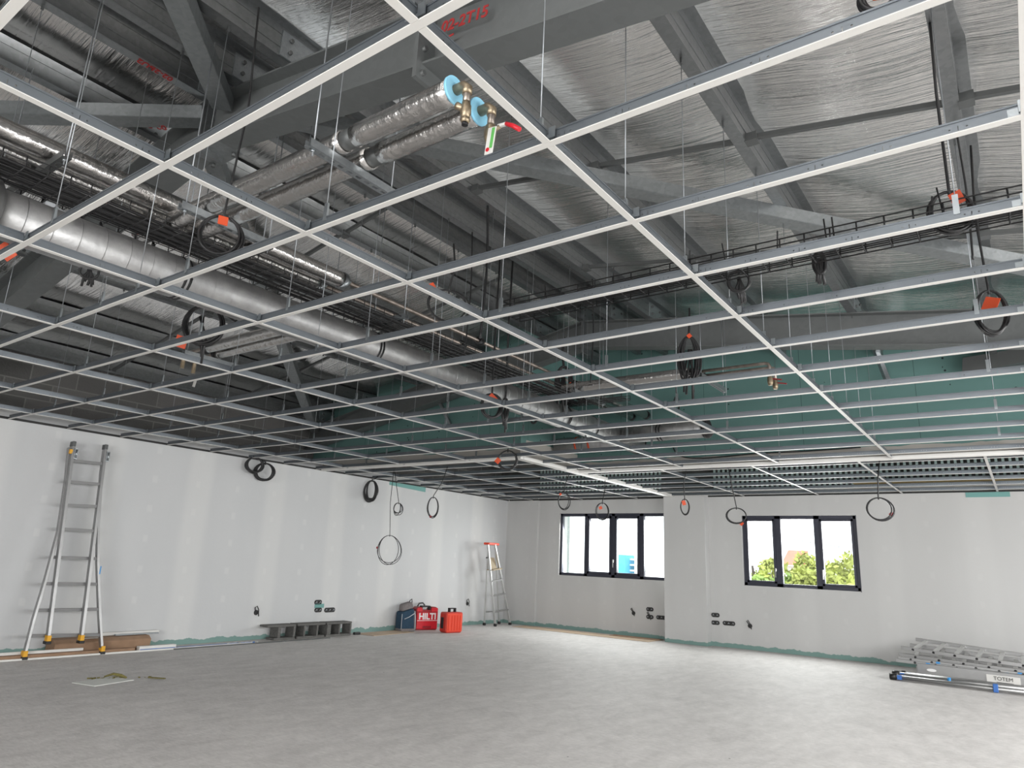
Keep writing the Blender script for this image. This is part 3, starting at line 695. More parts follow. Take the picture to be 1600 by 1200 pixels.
# ------------------------------------------------------------------ wire cable trays
def wire_tray(name, p, q, w, h, label):
    p = Vector(p); q = Vector(q); d = (q - p); ln = d.length; d.normalize(); s = d.cross(Vector((0, 0, 1))).normalized(); u = Vector((0, 0, 1))
    m = MB(); nl = 6
    for i in range(nl): m.tube([p + s * (w * (i / (nl - 1) - .5)), q + s * (w * (i / (nl - 1) - .5))], .0034, 4)
    for sg in (-1, 1):
        for k in (1, 2): m.tube([p + s * (w / 2 * sg) + u * (h * k / 2), q + s * (w / 2 * sg) + u * (h * k / 2)], .0034, 4)
    n = int(ln / .1)
    for i in range(n + 1):
        a = p + d * (ln * i / n)
        m.tube([a - s * w / 2 + u * h, a - s * w / 2, a + s * w / 2, a + s * w / 2 + u * h], .0034, 4)
    o = m.obj(name, 'black'); tag(o, label, 'cable tray', 'wire mesh cable trays'); return o
t1 = wire_tray('cable_tray', (-2.83, -2.5, 2.96), (-2.83, 5.6, 2.96), .34, .06, 'long wire mesh cable tray beside the foil wrapped pipes')
t2 = wire_tray('cable_tray', (-1.15, 1.97, 2.555), (3.6, 1.97, 2.555), .20, .055, 'wire mesh cable tray just above the fifth main runner at right')
t3 = wire_tray('cable_tray', (-3.35, 5.5, 2.95), (-2.2, 5.5, 2.95), .2, .05, 'short wire mesh tray near the far pipes')
def cable(pts, r, label, group, n=6, name='cable'):
    P = [Vector(p) for p in pts]; out = []
    for i in range(len(P) - 1):      # catmull-rom
        p0 = P[max(i - 1, 0)]; p1 = P[i]; p2 = P[i + 1]; p3 = P[min(i + 2, len(P) - 1)]
        for k in range(8):
            t = k / 8; out.append(.5 * ((2 * p1) + (p2 - p0) * t + (2 * p0 - 5 * p1 + 4 * p2 - p3) * t * t + (3 * p1 - p0 - 3 * p2 + p3) * t ** 3))
    out.append(P[-1])
    o = MB().tube(out, r, n).obj(name, 'cable'); return tag(o, label, 'cable', group)
rnd = random.Random(3)
for i in range(7):
    cable([(-2.70 - i * .04 + rnd.uniform(-.015, .015), -2.4 + 1.0 * k, 2.975 + rnd.uniform(0, .012)) for k in range(9)], .009, 'black cable lying in the long tray, %s from the right' % ORD[i + 1], 'cables in the long tray')
for i in range(3):
    cable([(-1.1 + .7 * k, 1.92 + i * .045 + rnd.uniform(-.01, .01), 2.572 + rnd.uniform(0, .02)) for k in range(7)], .010, 'black cable lying in the near right tray, %s from the front' % ORD[i + 1], 'cables in the right tray')
for i, x in enumerate((-.85, -.45, -.05, .12, .35, .55, .58, .93, .97, 1.25)):
    m = MB(); m.beam((x, 1.89, 2.57), (x + rnd.uniform(-.012, .012), 1.88, 2.665 + rnd.uniform(-.02, .02)), .006, .003); tag(m.obj('cable_tie', 'black'), 'black cable tie end sticking up from the near right tray, %s from the left' % ORD[i + 1], 'cable tie', 'cable ties on the right tray')

for i, (a, b, lab) in enumerate(((75, 322, 'white cable connector hanging by the long tray near the left edge'), (225, 398, 'white cable connector by the long tray beside a dark cable loop'), (355, 466, 'white cable connector hanging under the long tray behind the large coil'))):
    c = px(a, b, z=2.95); m = MB(); m.box(c, (.07, .05, .045)); m.cyl(c + Vector((0, .03, 0)), c + Vector((0, .09, -.01)), .016, 10)
    o = tag(m.obj('cable_connector', 'lgrey', bevel=.006), lab, 'connector', 'connectors by the long tray')
    MB().tube([c + Vector((0, .08, -.01)), c + Vector((.03, .13, -.08)), c + Vector((-.02, .10, -.14)), c + Vector((-.04, .0, -.10)), c + Vector((-.02, -.02, .05))], .009, 6).obj('flex', 'cable', o)
# ------------------------------------------------------------------ coils of cable
def coil(c, r, top, label, loops=4, rc=.006, ry=None, yaw=None, tagoff=None, tails=0, group='hanging cable coils', tagc='orange', thick=1.0, spread=.25, seed=0):
    """loops of cable tied together, hung by its lead from `top`; the coil faces the room's near corner"""
    rn = random.Random(seed + int(c[0] * 100)); c = Vector(c); ry = ry or r
    v = (CAMP - c); v.z = 0; v.normalize(); a = math.atan2(v.y, v.x) + (yaw or rn.uniform(-.2, .2)); n = Vector((math.cos(a), math.sin(a), 0)); s = Vector((-n.y, n.x, 0)); u = Vector((0, 0, 1))
    e = empty('cable_coil', c, label, 'cable coil', group)
    pts = []; seg = 26
    for L_ in range(loops):
        k1 = 1 + rn.uniform(-.14, .08) * thick; ox = rn.uniform(-.12, .12) * r * thick; on = rn.uniform(-.10, .10) * r; k2 = 1 + rn.uniform(-.12, .06) * thick
        for i in range(seg):
            t = 2 * math.pi * i / seg + math.pi / 2
            b = .5 + .5 * math.cos(t - math.pi / 2)    # all loops meet at the tie on top
            f = 1 - b ** 2
            pts.append(c + s * (r * k1 * math.cos(t) + ox * f) + u * (ry * (1 + (k2 - 1) * f) * math.sin(t)) + n * (on * f * 2))
    m = MB(); m.tube(pts, rc, 6); m.obj('loops', 'cable', e)
    if top is not None:
        top = Vector(top)
        if top.z < 2.6: top = Vector((top.x, round(top.y / .6) * .6, 2.515))
        st = c + u * ry; mid = (st + top) / 2 + s * rn.uniform(-.03, .03)
        MB().tube([st - u * .02, st + u * .02, mid, top], rc, 6).obj('lead', 'cable', e)
    for k in range(tails):
        b0 = c + s * rn.uniform(-.5, .5) * r - u * ry * .6
        MB().tube([c + u * ry * .4 + s * rn.uniform(-.3, .3) * r, b0, b0 - u * (ry * rn.uniform(.7, 1.5)) + s * rn.uniform(-.3, .3) * r], rc, 6).obj('loose_end', 'cable', e)
    if tagoff is not None:
        p = c + s * tagoff[0] * r + u * tagoff[1] * ry + n * rc * 2
        R = Matrix((n, s, u)).transposed() @ Matrix.Rotation(rn.uniform(-.9, .9), 3, 'X') @ Matrix.Rotation(rn.uniform(-.7, .7), 3, 'Z')
        sz = tagoff[2] if len(tagoff) > 2 else .04
        MB().box(p, (.005, sz * .8, sz * rn.uniform(.7, 1.1)), R).obj('tape_tag', tagc, e)
    return e
def rp(pxs, P): return pxs * ((P - CAMP).dot(CF)) / FPX
def C(x, y, plane, rpx, label, dz=.5, **k):
    P = px(x, y, **plane); r = rp(rpx, P); ryp = k.pop('rypx', None)
    top = k.pop('top', None)
    if top is None: top = (P.x + .01, P.y, min(zr(P.x) + .1, P.z + dz))
    return coil(P, r, top, label, ry=rp(ryp, P) if ryp else None, **k)
C(345, 368, dict(z=2.65), 31, 'large black cable coil with orange tape above the grid at left', 1.3, rypx=33, loops=5, rc=.006, tagoff=(.0, .72, .055))
C(1487, 332, dict(z=2.62), 31, 'black cable coil with orange tape hanging over the right cable tray', 1.0, rypx=36, loops=4, rc=.0065, tagoff=(.25, .6, .055), yaw=.35)
C(1549, 488, dict(z=2.60), 21, 'oval black cable coil with orange tape near the right edge', 1.0, rypx=36, loops=6, rc=.007, tagoff=(.0, .35, .085), yaw=.2)
C(1375, -8, dict(z=2.62), 26, 'black cable coil with orange tape cut by the top edge', .6, rypx=28, loops=4, rc=.006, tagoff=(.1, -.1, .05))
C(318, 508, dict(z=2.70), 27, 'black cable coil below the duct, orange tape at its lower left', .8, rypx=32, loops=6, rc=.009, tagoff=(-1.0, -1.0, .09), tails=2)
C(700, 478, dict(z=2.66), 34, 'loose thin cable coil with orange tape in the middle of the grid', .4, rypx=26, loops=2, rc=.006, tagoff=(-.85, .9, .07))
C(768, 634, dict(z=2.58), 16, 'round black cable coil with orange tape in front of the far duct', 1.6, rypx=19, loops=6, rc=.009, tagoff=(0, .6, .08))
C(789, 640, dict(z=2.58), 5, 'narrow bundle of black cable ends beside the far duct', 1.6, rypx=18, loops=6, rc=.010, tails=3)
C(834, 652, dict(y=6.0), 5, 'small dark cable bundle with a red mark on the left green board', .1, rypx=10, loops=4, rc=.010, tagoff=(.7, 0, .05), tagc='redside')
C(793, 719, dict(z=2.44), 15, 'black cable coil with orange tape under the corner of the edge strips', .2, rypx=15, loops=4, rc=.008, tagoff=(-1.0, -.1, .08))
C(1280, 412, dict(z=2.62), 8, 'black cable bundle under the right tray, before the end of a purlin', .12, rypx=20, loops=5, rc=.008, tails=4, thick=2.0)
C(1155, 440, dict(z=2.62), 15, 'tangled black cable ends under the right tray near the middle', .12, rypx=18, loops=3, rc=.007, tails=7, thick=2.0)
C(1077, 560, dict(y=5.0), 15, 'black cable bundle with orange band hanging over the far crossing pipes', .5, rypx=36, loops=9, rc=.010, tails=5, thick=3.0, tagoff=(0, 1.0, .05))
C(880, 596, dict(y=5.2), 12, 'dark cable bundle with orange strip at the junction of the far pipes', .5, rypx=24, loops=9, rc=.013, thick=2.5, tails=4, tagoff=(1.0, -.4, .08))
C(1057, 632, dict(y=7.4), 4, 'small dark cable loop on the wide green board', .45, rypx=13, loops=4, rc=.008)
C(140, 425, dict(z=2.66), 12, 'dark dangling cable ends under the duct at left', .3, rypx=12, loops=1, rc=.007, tails=5)
C(150, 372, dict(z=3.0), 7, 'small orange taped cable end above the duct at left', .1, rypx=9, loops=3, rc=.008, tagoff=(.3, .1, .08))
C(232, 398, dict(z=2.95), 11, 'loop of dark cable above the duct beside a white connector', .1, rypx=9, loops=3, rc=.008, tails=1)
C(8, 392, dict(z=2.66), 10, 'cable end with orange tape at the left edge', .3, rypx=8, loops=2, rc=.007, tagoff=(.2, -.2, .08))
# under the ceiling
C(413, 737, dict(x=-7.74), 14, 'pair of black cable coils high on the left wall, lower ring', .12, rypx=13, loops=9, rc=.012, thick=1.3)
C(398, 727, dict(x=-7.72), 13, 'pair of black cable coils high on the left wall, upper ring', .08, rypx=12, loops=7, rc=.011, thick=1.2)
C(580, 767, dict(x=-7.72), 9, 'dense oval black cable coil on the left wall near the green patch', .12, rypx=16, loops=9, rc=.011, thick=2.2)
P0 = px(625, 737, z=2.5)
C(622, 795, dict(y=6.7), 9, 'small folded thin cable coil hanging above the largest low coil', 0, rypx=9, loops=4, rc=.005, top=tuple(P0), thick=3.0, yaw=.8)
C(607, 860, dict(y=6.7), 18, 'largest thin black cable coil hanging low before the left wall', 0, rypx=23, loops=3, rc=.005, top=tuple(P0 + Vector((-.02, 0, 0))), thick=1.6, tagoff=(-1.0, .15, .03), tagc='redside')
C(676, 793, dict(y=6.4), 9, 'thin black cable coil with a red tag left of the stepladder', 0, rypx=16, loops=3, rc=.006, top=tuple(px(680, 727, z=2.5)), tagoff=(-.2, -.9, .04), tagc='redside')
C(881, 783, dict(y=7.7), 9, 'black cable coil just left of the four pane window top', 0, rypx=13, loops=3, rc=.006, top=tuple(px(882, 740, z=2.5)), tagoff=(-.6, .8, .04))
C(941, 799, dict(y=8.2), 10, 'black cable coil hanging in front of the four pane window', 0, rypx=13, loops=3, rc=.006, top=tuple(px(943, 748, z=2.5)), tagoff=(-.3, .4, .06))
C(1070, 792, dict(y=7.9), 7, 'black cable coil with orange tape in front of the pier', 0, rypx=12, loops=4, rc=.006, top=tuple(px(1075, 735, z=2.5)), tagoff=(-.2, .5, .06))
C(1151, 806, dict(y=8.0), 14, 'black cable coil at the left edge of the three pane window', 0, rypx=12, loops=3, rc=.007, top=tuple(px(1147, 735, z=2.5)), tagoff=(.5, -1.0, .045))
C(1374, 796, dict(y=7.8), 19, 'black cable coil with red tag right of the three pane window', 0, rypx=18, loops=3, rc=.008, top=tuple(px(1375, 722, z=2.5)), tagoff=(.85, -.4, .055), tagc='redside')
# dark leads dropping from the purlins
for i, (x, y, zt, zb_, lab) in enumerate(((-2.12, 2.9, zr(-2.09) + .01, 2.85, 'black flexible lead hanging from a purlin in the middle of the picture'),
        (-2.61, 3.3, zr(-2.58) + .01, 2.9, 'dark lead hanging beside the bare copper pipes'), (1.03, 2.85, zr(1.06) + .01, 2.75, 'black lead dropping to the oval coil at right'),
        (-2.12, 4.6, zr(-2.09) + .01, 2.9, 'black lead hanging before the far rafter'))):
    cable([(x, y, zt), (x + .01, y + .02, (zt + zb_) / 2), (x + .0, y, zb_)], .010 if i in (0, 4) else .006, lab, 'hanging leads')
cable([px(1050, 695, y=7.52), px(1062, 712, y=7.52), px(1100, 716, y=7.52), px(1180, 709, y=7.52), px(1260, 705, y=7.52), px(1345, 699, y=7.52)], .008, 'black cable lying along the foot of the wide green board', 'hanging leads')
cable([px(568, 712, y=6.1), px(600, 708, y=6.1), px(625, 704, y=6.1)], .008, 'short black cable along the foot of the left green board', 'hanging leads')
tag(MB().box(tuple(px(597, 590, y=6.08)), (.22, .04, .16)).obj('junction_box', 'yellow_insul'), 'brownish box fixed on the far left of the far rafter', 'junction box')

# ------------------------------------------------------------------ windows
def window(n, x0, x1, z0, z1, y, splits, sash, label):
    """splits: x positions of the mullions (centre, width); sash: rim widths"""
    e = empty('window_%d' % n, ((x0 + x1) / 2, y, z0), label, 'window'); e['kind'] = 'structure'
    m = MB(); t = .055
    m.bb(x0, x1, y, y + .07, z0, z0 + t); m.bb(x0, x1, y, y + .07, z1 - t, z1); m.bb(x0, x0 + t, y, y + .07, z0, z1); m.bb(x1 - t, x1, y, y + .07, z0, z1)
    for c, w in splits: m.bb(c - w / 2, c + w / 2, y, y + .07, z0, z1)
    m.obj('window_frame', 'frame', e, bevel=.004)
    edges = [x0 + t] + [v for c, w in splits for v in (c - w / 2, c + w / 2)] + [x1 - t]
    for k in range(0, len(edges), 2):
        a, b = edges[k], edges[k + 1]; r = sash[k // 2]
        if r:
            s = MB(); s.bb(a, b, y - .012, y + .05, z0 + t, z0 + t + r); s.bb(a, b, y - .012, y + .05, z1 - t - r, z1 - t); s.bb(a, a + r, y - .012, y + .05, z0 + t, z1 - t); s.bb(b - r, b, y - .012, y + .05, z0 + t, z1 - t)
            s.obj('sash', 'frame', e, bevel=.003)
        MB().bb(a + r, b - r, y + .03, y + .036, z0 + t + r, z1 - t - r).obj('pane', 'glass', e)
    return e
w1 = window(1, -6.565, -4.25, 1.01, 2.22, YBL + .03, [(-5.965, .07), (-5.363, .075), (-4.763, .086)], [0, .045, .045, 0], 'wide four pane window with dark frame, left of the pier')
w2 = window(2, -2.83, -1.035, 1.01, 2.16, YB + .05, [(-2.247, .10), (-1.635, .09)], [.035, 0, .035], 'three pane window with dark frame, right of the pier')
def win_handle(x, y, z, par):
    h = MB(); h.bb(x - .012, x + .012, y - .03, y, z, z + .05); h.bb(x - .008, x + .008, y - .045, y - .03, z - .10, z + .04); h.obj('window_handle', 'chrome', par)
win_handle(-5.34, YBL + .02, 1.30, w1); win_handle(-2.30, YB + .04, 1.26, w2); win_handle(-1.57, YB + .04, 1.26, w2)
MB().bb(-1.04, -1.03, YB - .002, YB + .05, 1.0, 2.165).obj('window_reveal', 'frame', w2)

# ------------------------------------------------------------------ outside the windows
tag(MB().bb(-60, 60, 11.9, 120, -4.2, -4.0).obj('outside_ground', 'ground'), 'pale ground outside the building, below the windows', 'ground', kind='structure')
def tree(x, y, zc, rx, rz_, label, mat='leaf', seed=0, n=5200):
    rn = random.Random(seed); e = empty('outside_tree', (x, y, -4), label, 'tree', 'trees beyond the three pane window')
    m = MB()
    blobs = [(rn.uniform(-1, 1), rn.uniform(-.6, .6), rn.uniform(-1, .5), rn.uniform(.35, .6)) for _ in range(26)]
    for _ in range(n):
        bx, by, bz, br = rn.choice(blobs)
        a = rn.uniform(0, 2 * math.pi); ph = math.acos(rn.uniform(-1, 1)); rr = br * rn.uniform(.6, 1.0)
        p = Vector((x + rx * (bx + rr * math.sin(ph) * math.cos(a)), y + rx * .7 * (by + rr * math.sin(ph) * math.sin(a)), zc + rz_ * (bz + rr * math.cos(ph))))
        u = Vector((rn.uniform(-1, 1), rn.uniform(-1, 1), rn.uniform(-1, 1))).normalized(); w = u.orthogonal().normalized(); s_ = rn.uniform(.07, .15)
        m.add([p - u * s_, p + w * s_ * .5, p + u * s_, p - w * s_ * .5], [(0, 1, 2, 3)])
    m.obj('foliage', mat, e); t = MB(); t.tube([(x, y, -4), (x + .1, y, zc - rz_ * .3), (x, y, zc + rz_ * .6)], [.18, .12, .04], 8)
    for k in range(5):
        a = rn.uniform(0, 6.28); t.tube([(x, y, zc - rz_ * .4), (x + rx * .5 * math.cos(a), y + rx * .4 * math.sin(a), zc + rz_ * rn.uniform(.1, .7))], [.07, .02], 6)
    t.obj('trunk', 'bark', e)
tree(-7.3, 26.0, .75, 1.25, 1.25, 'yellow green tree seen through the left pane of the three pane window', 'leaf_y', 1)
tree(-6.0, 25.0, .50, 1.1, 1.0, 'bushy tree seen through the middle pane, below the red roof', 'leaf', 2)
tree(-5.2, 27.5, .85, 1.0, 1.35, 'light green tree seen through the middle pane, right side', 'leaf_y', 3)
tree(-4.2, 24.5, .50, .95, 1.0, 'low light green tree seen through the right pane', 'leaf_y', 4)
tree(-3.5, 27.5, .85, .9, 1.35, 'light green tree at the right edge of the three pane window', 'leaf_y', 5)
hs = empty('outside_house', (-11, 43, -4), 'distant cream house with a red tiled roof beyond the trees', 'house')
m = MB(); m.bb(-10.7, -9.6, 43.5, 48, -4, 1.75); m.obj('house_wall', 'render_wall', hs)
m = MB(); m.prism([(-10.9, 43, 1.8), (-9.3, 43, 1.8), (-9.8, 44.8, 2.72), (-10.9, 44.8, 2.72)], (0, .25, 0)); m.obj('house_roof', 'roof_tile', hs)
m = MB()
m.tube([(-30, 30, 6.2), (-10, 30, 3.35), (-7.4, 30, 2.75), (-5, 30, 2.4), (6, 30, 2.6)], .012, 5); tag(m.obj('overhead_wire', 'tie'), 'thin overhead wire crossing behind the three pane window', 'wire')
bs = empty('outside_scaffold', (-8.6, 17.5, -4), 'blue sheeting and pale materials outside the four pane window', 'building materials')
zt0 = px(965, 868, y=18.0)
m = MB(); q0 = px(966, 893, y=18.0); q1 = px(977, 867, y=18.0); m.bb(q0.x, q1.x, 18, 18.6, -4, q1.z); m.obj('blue_sheet', 'blue_sheet', bs)
m = MB(); q0 = px(976, 893, y=18.3); q1 = px(996, 873, y=18.3)
for k in range(4): m.bb(q0.x + .02 * k, q1.x + .3 * (k % 2), 18.3, 19, q1.z - .05 - .16 * k, q1.z - .16 * k)
m.bb(q0.x + .05, q0.x + .12, 18.3, 18.4, -4, q1.z); m.bb(q1.x - .1, q1.x - .03, 18.3, 18.4, -4, q1.z)
m.obj('stacked_boards', 'render_wall', bs)
# pale wall of the building returning outside the left window
q0 = px(880, 805, y=12.5); q1 = px(891, 805, y=12.5)
tag(MB().bb(q0.x - .6, q1.x, 12.3, 12.5, -4, 4.0).obj('outside_pillar', 'outside_render'), 'pale rendered pillar just outside the left pane', 'pillar', kind='structure')

# ------------------------------------------------------------------ sockets and wall openings for boxes
def socket(loc, axis, n, label, tail=False):
    """rounded flush box cut in the board; n gangs"""
    x, y, z = loc; e = empty('socket_box', loc, label, 'electrical box', 'empty electrical boxes in the walls')
    r = .036; w = .071 * (n - 1) / 2
    pts = []
    for k in range(24):
        t = 2 * math.pi * k / 24; cx = r * math.cos(t) + (w if math.cos(t) > 0 else -w); pts.append((cx, r * math.sin(t)))
    f = (lambda a, b, dpt: (x - dpt, y + a, z + b)) if axis == 'x' else (lambda a, b, dpt: (x + a, y + dpt, z + b))
    m = MB(); nn = len(pts)
    vo = [f(a, b, -.004) for a, b in pts]; vi = [f(a * .82, b * .78, -.004) for a, b in pts]; vb = [f(a * .8, b * .76, .035) for a, b in pts]
    m.add(vo + vi + vb, [(k, (k + 1) % nn, nn + (k + 1) % nn, nn + k) for k in range(nn)] + [(nn + k, nn + (k + 1) % nn, 2 * nn + (k + 1) % nn, 2 * nn + k) for k in range(nn)])
    m.add([f(a, b, -.004) for a, b in pts] + [f(a, b, .0) for a, b in pts], [(k, (k + 1) % nn, nn + (k + 1) % nn, nn + k) for k in range(nn)])
    m.obj('box_rim', 'black', e)
    m = MB(); m.add([f(a * .8, b * .76, -.002) for a, b in pts], [tuple(range(nn))]); m.obj('box_back', 'dark', e)
    if n > 1:
        m = MB()
        for k in range(n): c = (k - (n - 1) / 2) * .071; m.tube([f(c - .015, -.01, -.006), f(c, .012, -.02), f(c + .012, -.006, -.012)], .004, 6)
        m.obj('wires', 'lgrey', e)
    if tail: MB().tube([f(-.02, .03, -.005), f(-.045, .07, -.03), f(-.02, .09, -.04), f(.01, .04, -.04), f(.02, -.01, -.03), f(.03, -.05, -.03)], .007, 6).obj('tail', 'cable', e)
    return e
for (a, b, n, lab, tl) in ((400, 957, 1, 'single electrical box on the left wall above the first block', 1), (497, 941, 2, 'upper double electrical box on the left wall above the blocks', 0), (497, 953, 2, 'lower double electrical box on the left wall above the blocks', 0),
                           (515, 953, 3, 'triple electrical box on the left wall above the blocks', 0), (730, 943, 1, 'single electrical box left of the stepladder', 1)):
    p = px(a, b, x=XL); socket((XL, p.y, p.z), 'x', n, lab, tl)
for (a, b, n, lab, tl, Y) in ((990, 958, 1, 'single electrical box under the four pane window', 1, YBL), (1015.5, 952, 2, 'upper double electrical box left of the pier', 0, YBL), (1015.5, 964, 2, 'lower double electrical box left of the pier', 1, YBL), (1034, 965, 3, 'triple electrical box touching the left side of the pier', 0, YBL),
                              (1118, 961, 2, 'upper double electrical box right of the pier', 0, YB), (1118, 973, 2, 'lower double electrical box right of the pier', 0, YB), (1139, 974, 3, 'triple electrical box right of the pier', 0, YB), (1172, 978, 1, 'single electrical box under the three pane window', 1, YB)):
    p = px(a, b, y=Y); socket((p.x, Y, p.z), 'y', n, lab, tl)
def patch(pts, label, mat='teal'):
    m = MB(); m.prism(pts[0], pts[1]); tag(m.obj('board_patch', mat), label, 'board patch')
patch(([(XL + .001, 7.62, 2.43), (XL + .001, 8.55, 2.40), (XL + .001, 8.55, 2.485), (XL + .001, 7.62, 2.485)], (.005, 0, 0)), 'teal patch of bare board at the top of the left wall')
patch(([(.45, YB - .001, 2.415), (.98, YB - .001, 2.415), (.98, YB - .001, 2.485), (.45, YB - .001, 2.485)], (0, -.005, 0)), 'teal patch of bare board at the top of the back wall, far right')
patch(([(XL + .001, 6.28, .40), (XL + .001, 6.46, .40), (XL + .001, 6.46, .46), (XL + .001, 6.28, .46)], (.003, 0, 0)), 'small teal patch between two electrical boxes on the left wall')

# ------------------------------------------------------------------ transformable ladder against the left wall
la = empty('extension_ladder', (-7.55, 2.7, 0), 'aluminium ladder with flared yellow feet leaning on the left wall', 'ladder')
def lx(z): return -7.50 - .26 * z / 2.3
def LP(x_, y_, zoff=0.0, xo=0.0):
    # point of the leaning plane seen at this place of the photograph (two passes on depth)
    X = -7.6
    for _ in range(3): p = px(x_, y_, x=X); X = lx(p.z) + xo
    return px(x_, y_, x=X)
outerL = [LP(37, 1027), LP(52, 968), LP(71, 905), LP(91, 830), LP(103, 750), LP(108, 700)]
outerR = [LP(158.5, 1018), LP(155, 960), LP(152, 880), LP(153, 820), LP(158, 740), LP(163, 702)]
outerL[0].z = .03; outerR[0].z = .03
for nm, pts in (('left', outerL), ('right', outerR)):
    m = MB()
    for a, b in zip(pts[:-1], pts[1:]): m.beam(a, b + (b - a).normalized() * .005, .026, .055, up=(1, 0, 0))
    m.obj('outer_stile', 'alu', la, bevel=.002)
innerL = [LP(74, 1002, xo=.05), LP(115, 690, xo=.05)]; innerR = [LP(126, 1001, xo=.05), LP(165, 695, xo=.05)]
for pts in (innerL, innerR):
    m = MB(); m.beam(pts[0], pts[1], .03, .06, up=(1, 0, 0)); m.obj('inner_stile', 'alu', la, bevel=.002)
def lerp(a, b, t): return a + (b - a) * t
def at_y(pts, yy):     # point of a stile polyline at photo height yy
    def sy(p): d = p - CAMP; return 600 - FPX * d.dot(CU) / d.dot(CF)
    for a, b in zip(pts[:-1], pts[1:]):
        ya, yb = sy(a), sy(b)
        if (ya - yy) * (yb - yy) <= 0: return lerp(a, b, (yy - ya) / (yb - ya))
    return pts[0] if abs(sy(pts[0]) - yy) < abs(sy(pts[-1]) - yy) else pts[-1]
for k, (yl, yr, full) in enumerate(((994, 992, 1), (954, 952, 1), (912, 913, 1), (871, 873, 1), (833, 836, 0), (795, 797, 0), (757, 761, 0), (722, 727, 0))):
    a = at_y(outerL if full else innerL, yl); b = at_y(outerR if full else innerR, yr)
    MB().beam(a, b, .032, .034).obj('rung', 'rung_alu', la)
for p, s_ in ((outerL[0], 1), (outerR[0], 1), (innerL[0], 0), (innerR[0], 0)):
    m = MB(); m.box((p.x, p.y, p.z + .03), (.07, .042, .06)); m.obj('foot_sleeve', 'yellow', la, bevel=.004)
    m = MB(); m.box((p.x, p.y, p.z - .012), (.085, .055, .03)); m.obj('foot_pad', 'black', la, bevel=.005)
for p in (innerL[1], innerR[1]):
    MB().box((p.x, p.y, p.z - .03), (.075, .04, .06)).obj('stile_cap', 'tie', la, bevel=.006)
    m = MB(); m.box((p.x + .03, p.y + .03, p.z - .14), (.05, .035, .12)); m.cyl((p.x + .06, p.y + .03, p.z - .19), (p.x + .06, p.y + .03, p.z - .09), .012, 8); m.obj('lock_bracket', 'strut', la)
MB().box(innerL[1] + Vector((.03, -.02, -.12)), (.03, .03, .05)).obj('lock_tab', 'yellow', la)
q = at_y(outerR, 893); MB().box(q + Vector((.03, .014, 0)), (.002, .012, .12)).obj('blue_sticker', 'bluesk', la)

# ------------------------------------------------------------------ long cartons and profiles along the left wall
def at_wall(a, b): return px(a, b, x=-7.75)
c1 = MB(); y0, y1 = 2.62, 3.68
c1.prism([(-7.83, y0, .0), (-7.62, y0, .0), (-7.60, y0, .125), (-7.66, y0, .16), (-7.83, y0, .165)], (0, y1 - y0, 0))
o = c1.obj('long_carton', 'cardboard', bevel=.006); tag(o, 'long crumpled brown carton lying against the left wall behind the ladder', 'carton')
MB().box((-7.65, 3.0, .163), (.06, .25, .002)).obj('tape_strip', 'offwhite', o)
o = tag(MB().bb(-7.58, -7.50, .6, 3.45, 0, .045).obj('long_carton', 'cardboard', bevel=.004), 'flat brown carton on the floor in front of the thicker carton', 'carton')
o = tag(MB().bb(-7.585, -7.555, .6, 2.9, .047, .075).obj('ceiling_profile', 'white', bevel=.002), 'white profile lying on the flat brown carton', 'profile')
o = tag(MB().bb(-7.49, -7.465, .6, 5.0, 0, .018).obj('ceiling_profile', 'white', bevel=.002), 'long white profile on the floor, nearest the camera', 'profile')
o = tag(MB().bb(-7.82, -7.76, 3.15, 3.85, .166, .20).obj('ceiling_profile', 'white', bevel=.002), 'short white profile lying on top of the thick carton', 'profile')
o = tag(MB().bb(-7.74, -7.71, 3.3, 3.82, .166, .182).obj('ceiling_profile', 'strut', bevel=.002), 'short grey profile lying on top of the thick carton', 'profile')
o = tag(MB().bb(-7.57, -7.50, 3.5, 3.95, .0, .055).obj('sealant_pack', 'white', bevel=.003), 'small white and blue pack on the floor at the end of the carton', 'package')
MB().bb(-7.499, -7.496, 3.51, 3.94, .004, .024).obj('blue_band', 'bluepart', o)
for i, (xx, ya, yb_) in enumerate(((-7.44, 3.9, 6.3), (-7.56, 4.0, 5.1))):
    o = tag(MB().bb(xx - .02, xx, ya, yb_, 0, .012).obj('ceiling_profile', ('tie', 'bluepart')[i]), ('thin dark strip on the floor running toward the blocks', 'thin bluish strip on the floor beside the long white profile')[i], 'profile')
m = MB(); rn = random.Random(9)
for _ in range(14): m.box((-7.58 + rn.uniform(-.05, .05), rn.uniform(4.6, 5.2), .008), (rn.uniform(.01, .03), rn.uniform(.01, .04), .012), Matrix.Rotation(rn.uniform(0, 3), 3, 'Z'))
tag(m.obj('plastic_scraps', 'offwhite'), 'scattered pale plastic scraps on the floor left of the blocks', 'scraps', kind='stuff')

# ------------------------------------------------------------------ hollow concrete blocks
def block(x, y, ln, webs, rz, label, open_bottom=0.0):
    m = MB(); H = .205; D = .20; t = .03
    m.bb(-D / 2, D / 2, -ln / 2, ln / 2, H - t, H)
    m.bb(-D / 2, D / 2, -ln / 2 + open_bottom, ln / 2, 0, t)
    for w, tw in webs: m.bb(-D / 2, D / 2, -ln / 2 + w - tw / 2, -ln / 2 + w + tw / 2, t, H - t)
    o = m.obj('concrete_block', 'concrete', bevel=.008); o.location = (x, y, 0); o.rotation_euler.z = rz; return tag(o, label, 'concrete block', 'hollow concrete blocks by the left wall')
block(-7.70, 5.55, .47, [(.20, .05), (.45, .035)], -.03, 'hollow concrete block with an open left end, nearest the ladder', .12)
block(-7.71, 6.08, .50, [(.13, .03), (.36, .03)], -.02, 'hollow concrete block in the middle of the row of three')
block(-7.70, 6.60, .48, [(.05, .07), (.25, .03), (.465, .03)], -.04, 'hollow concrete block with two cells, right end of the row')
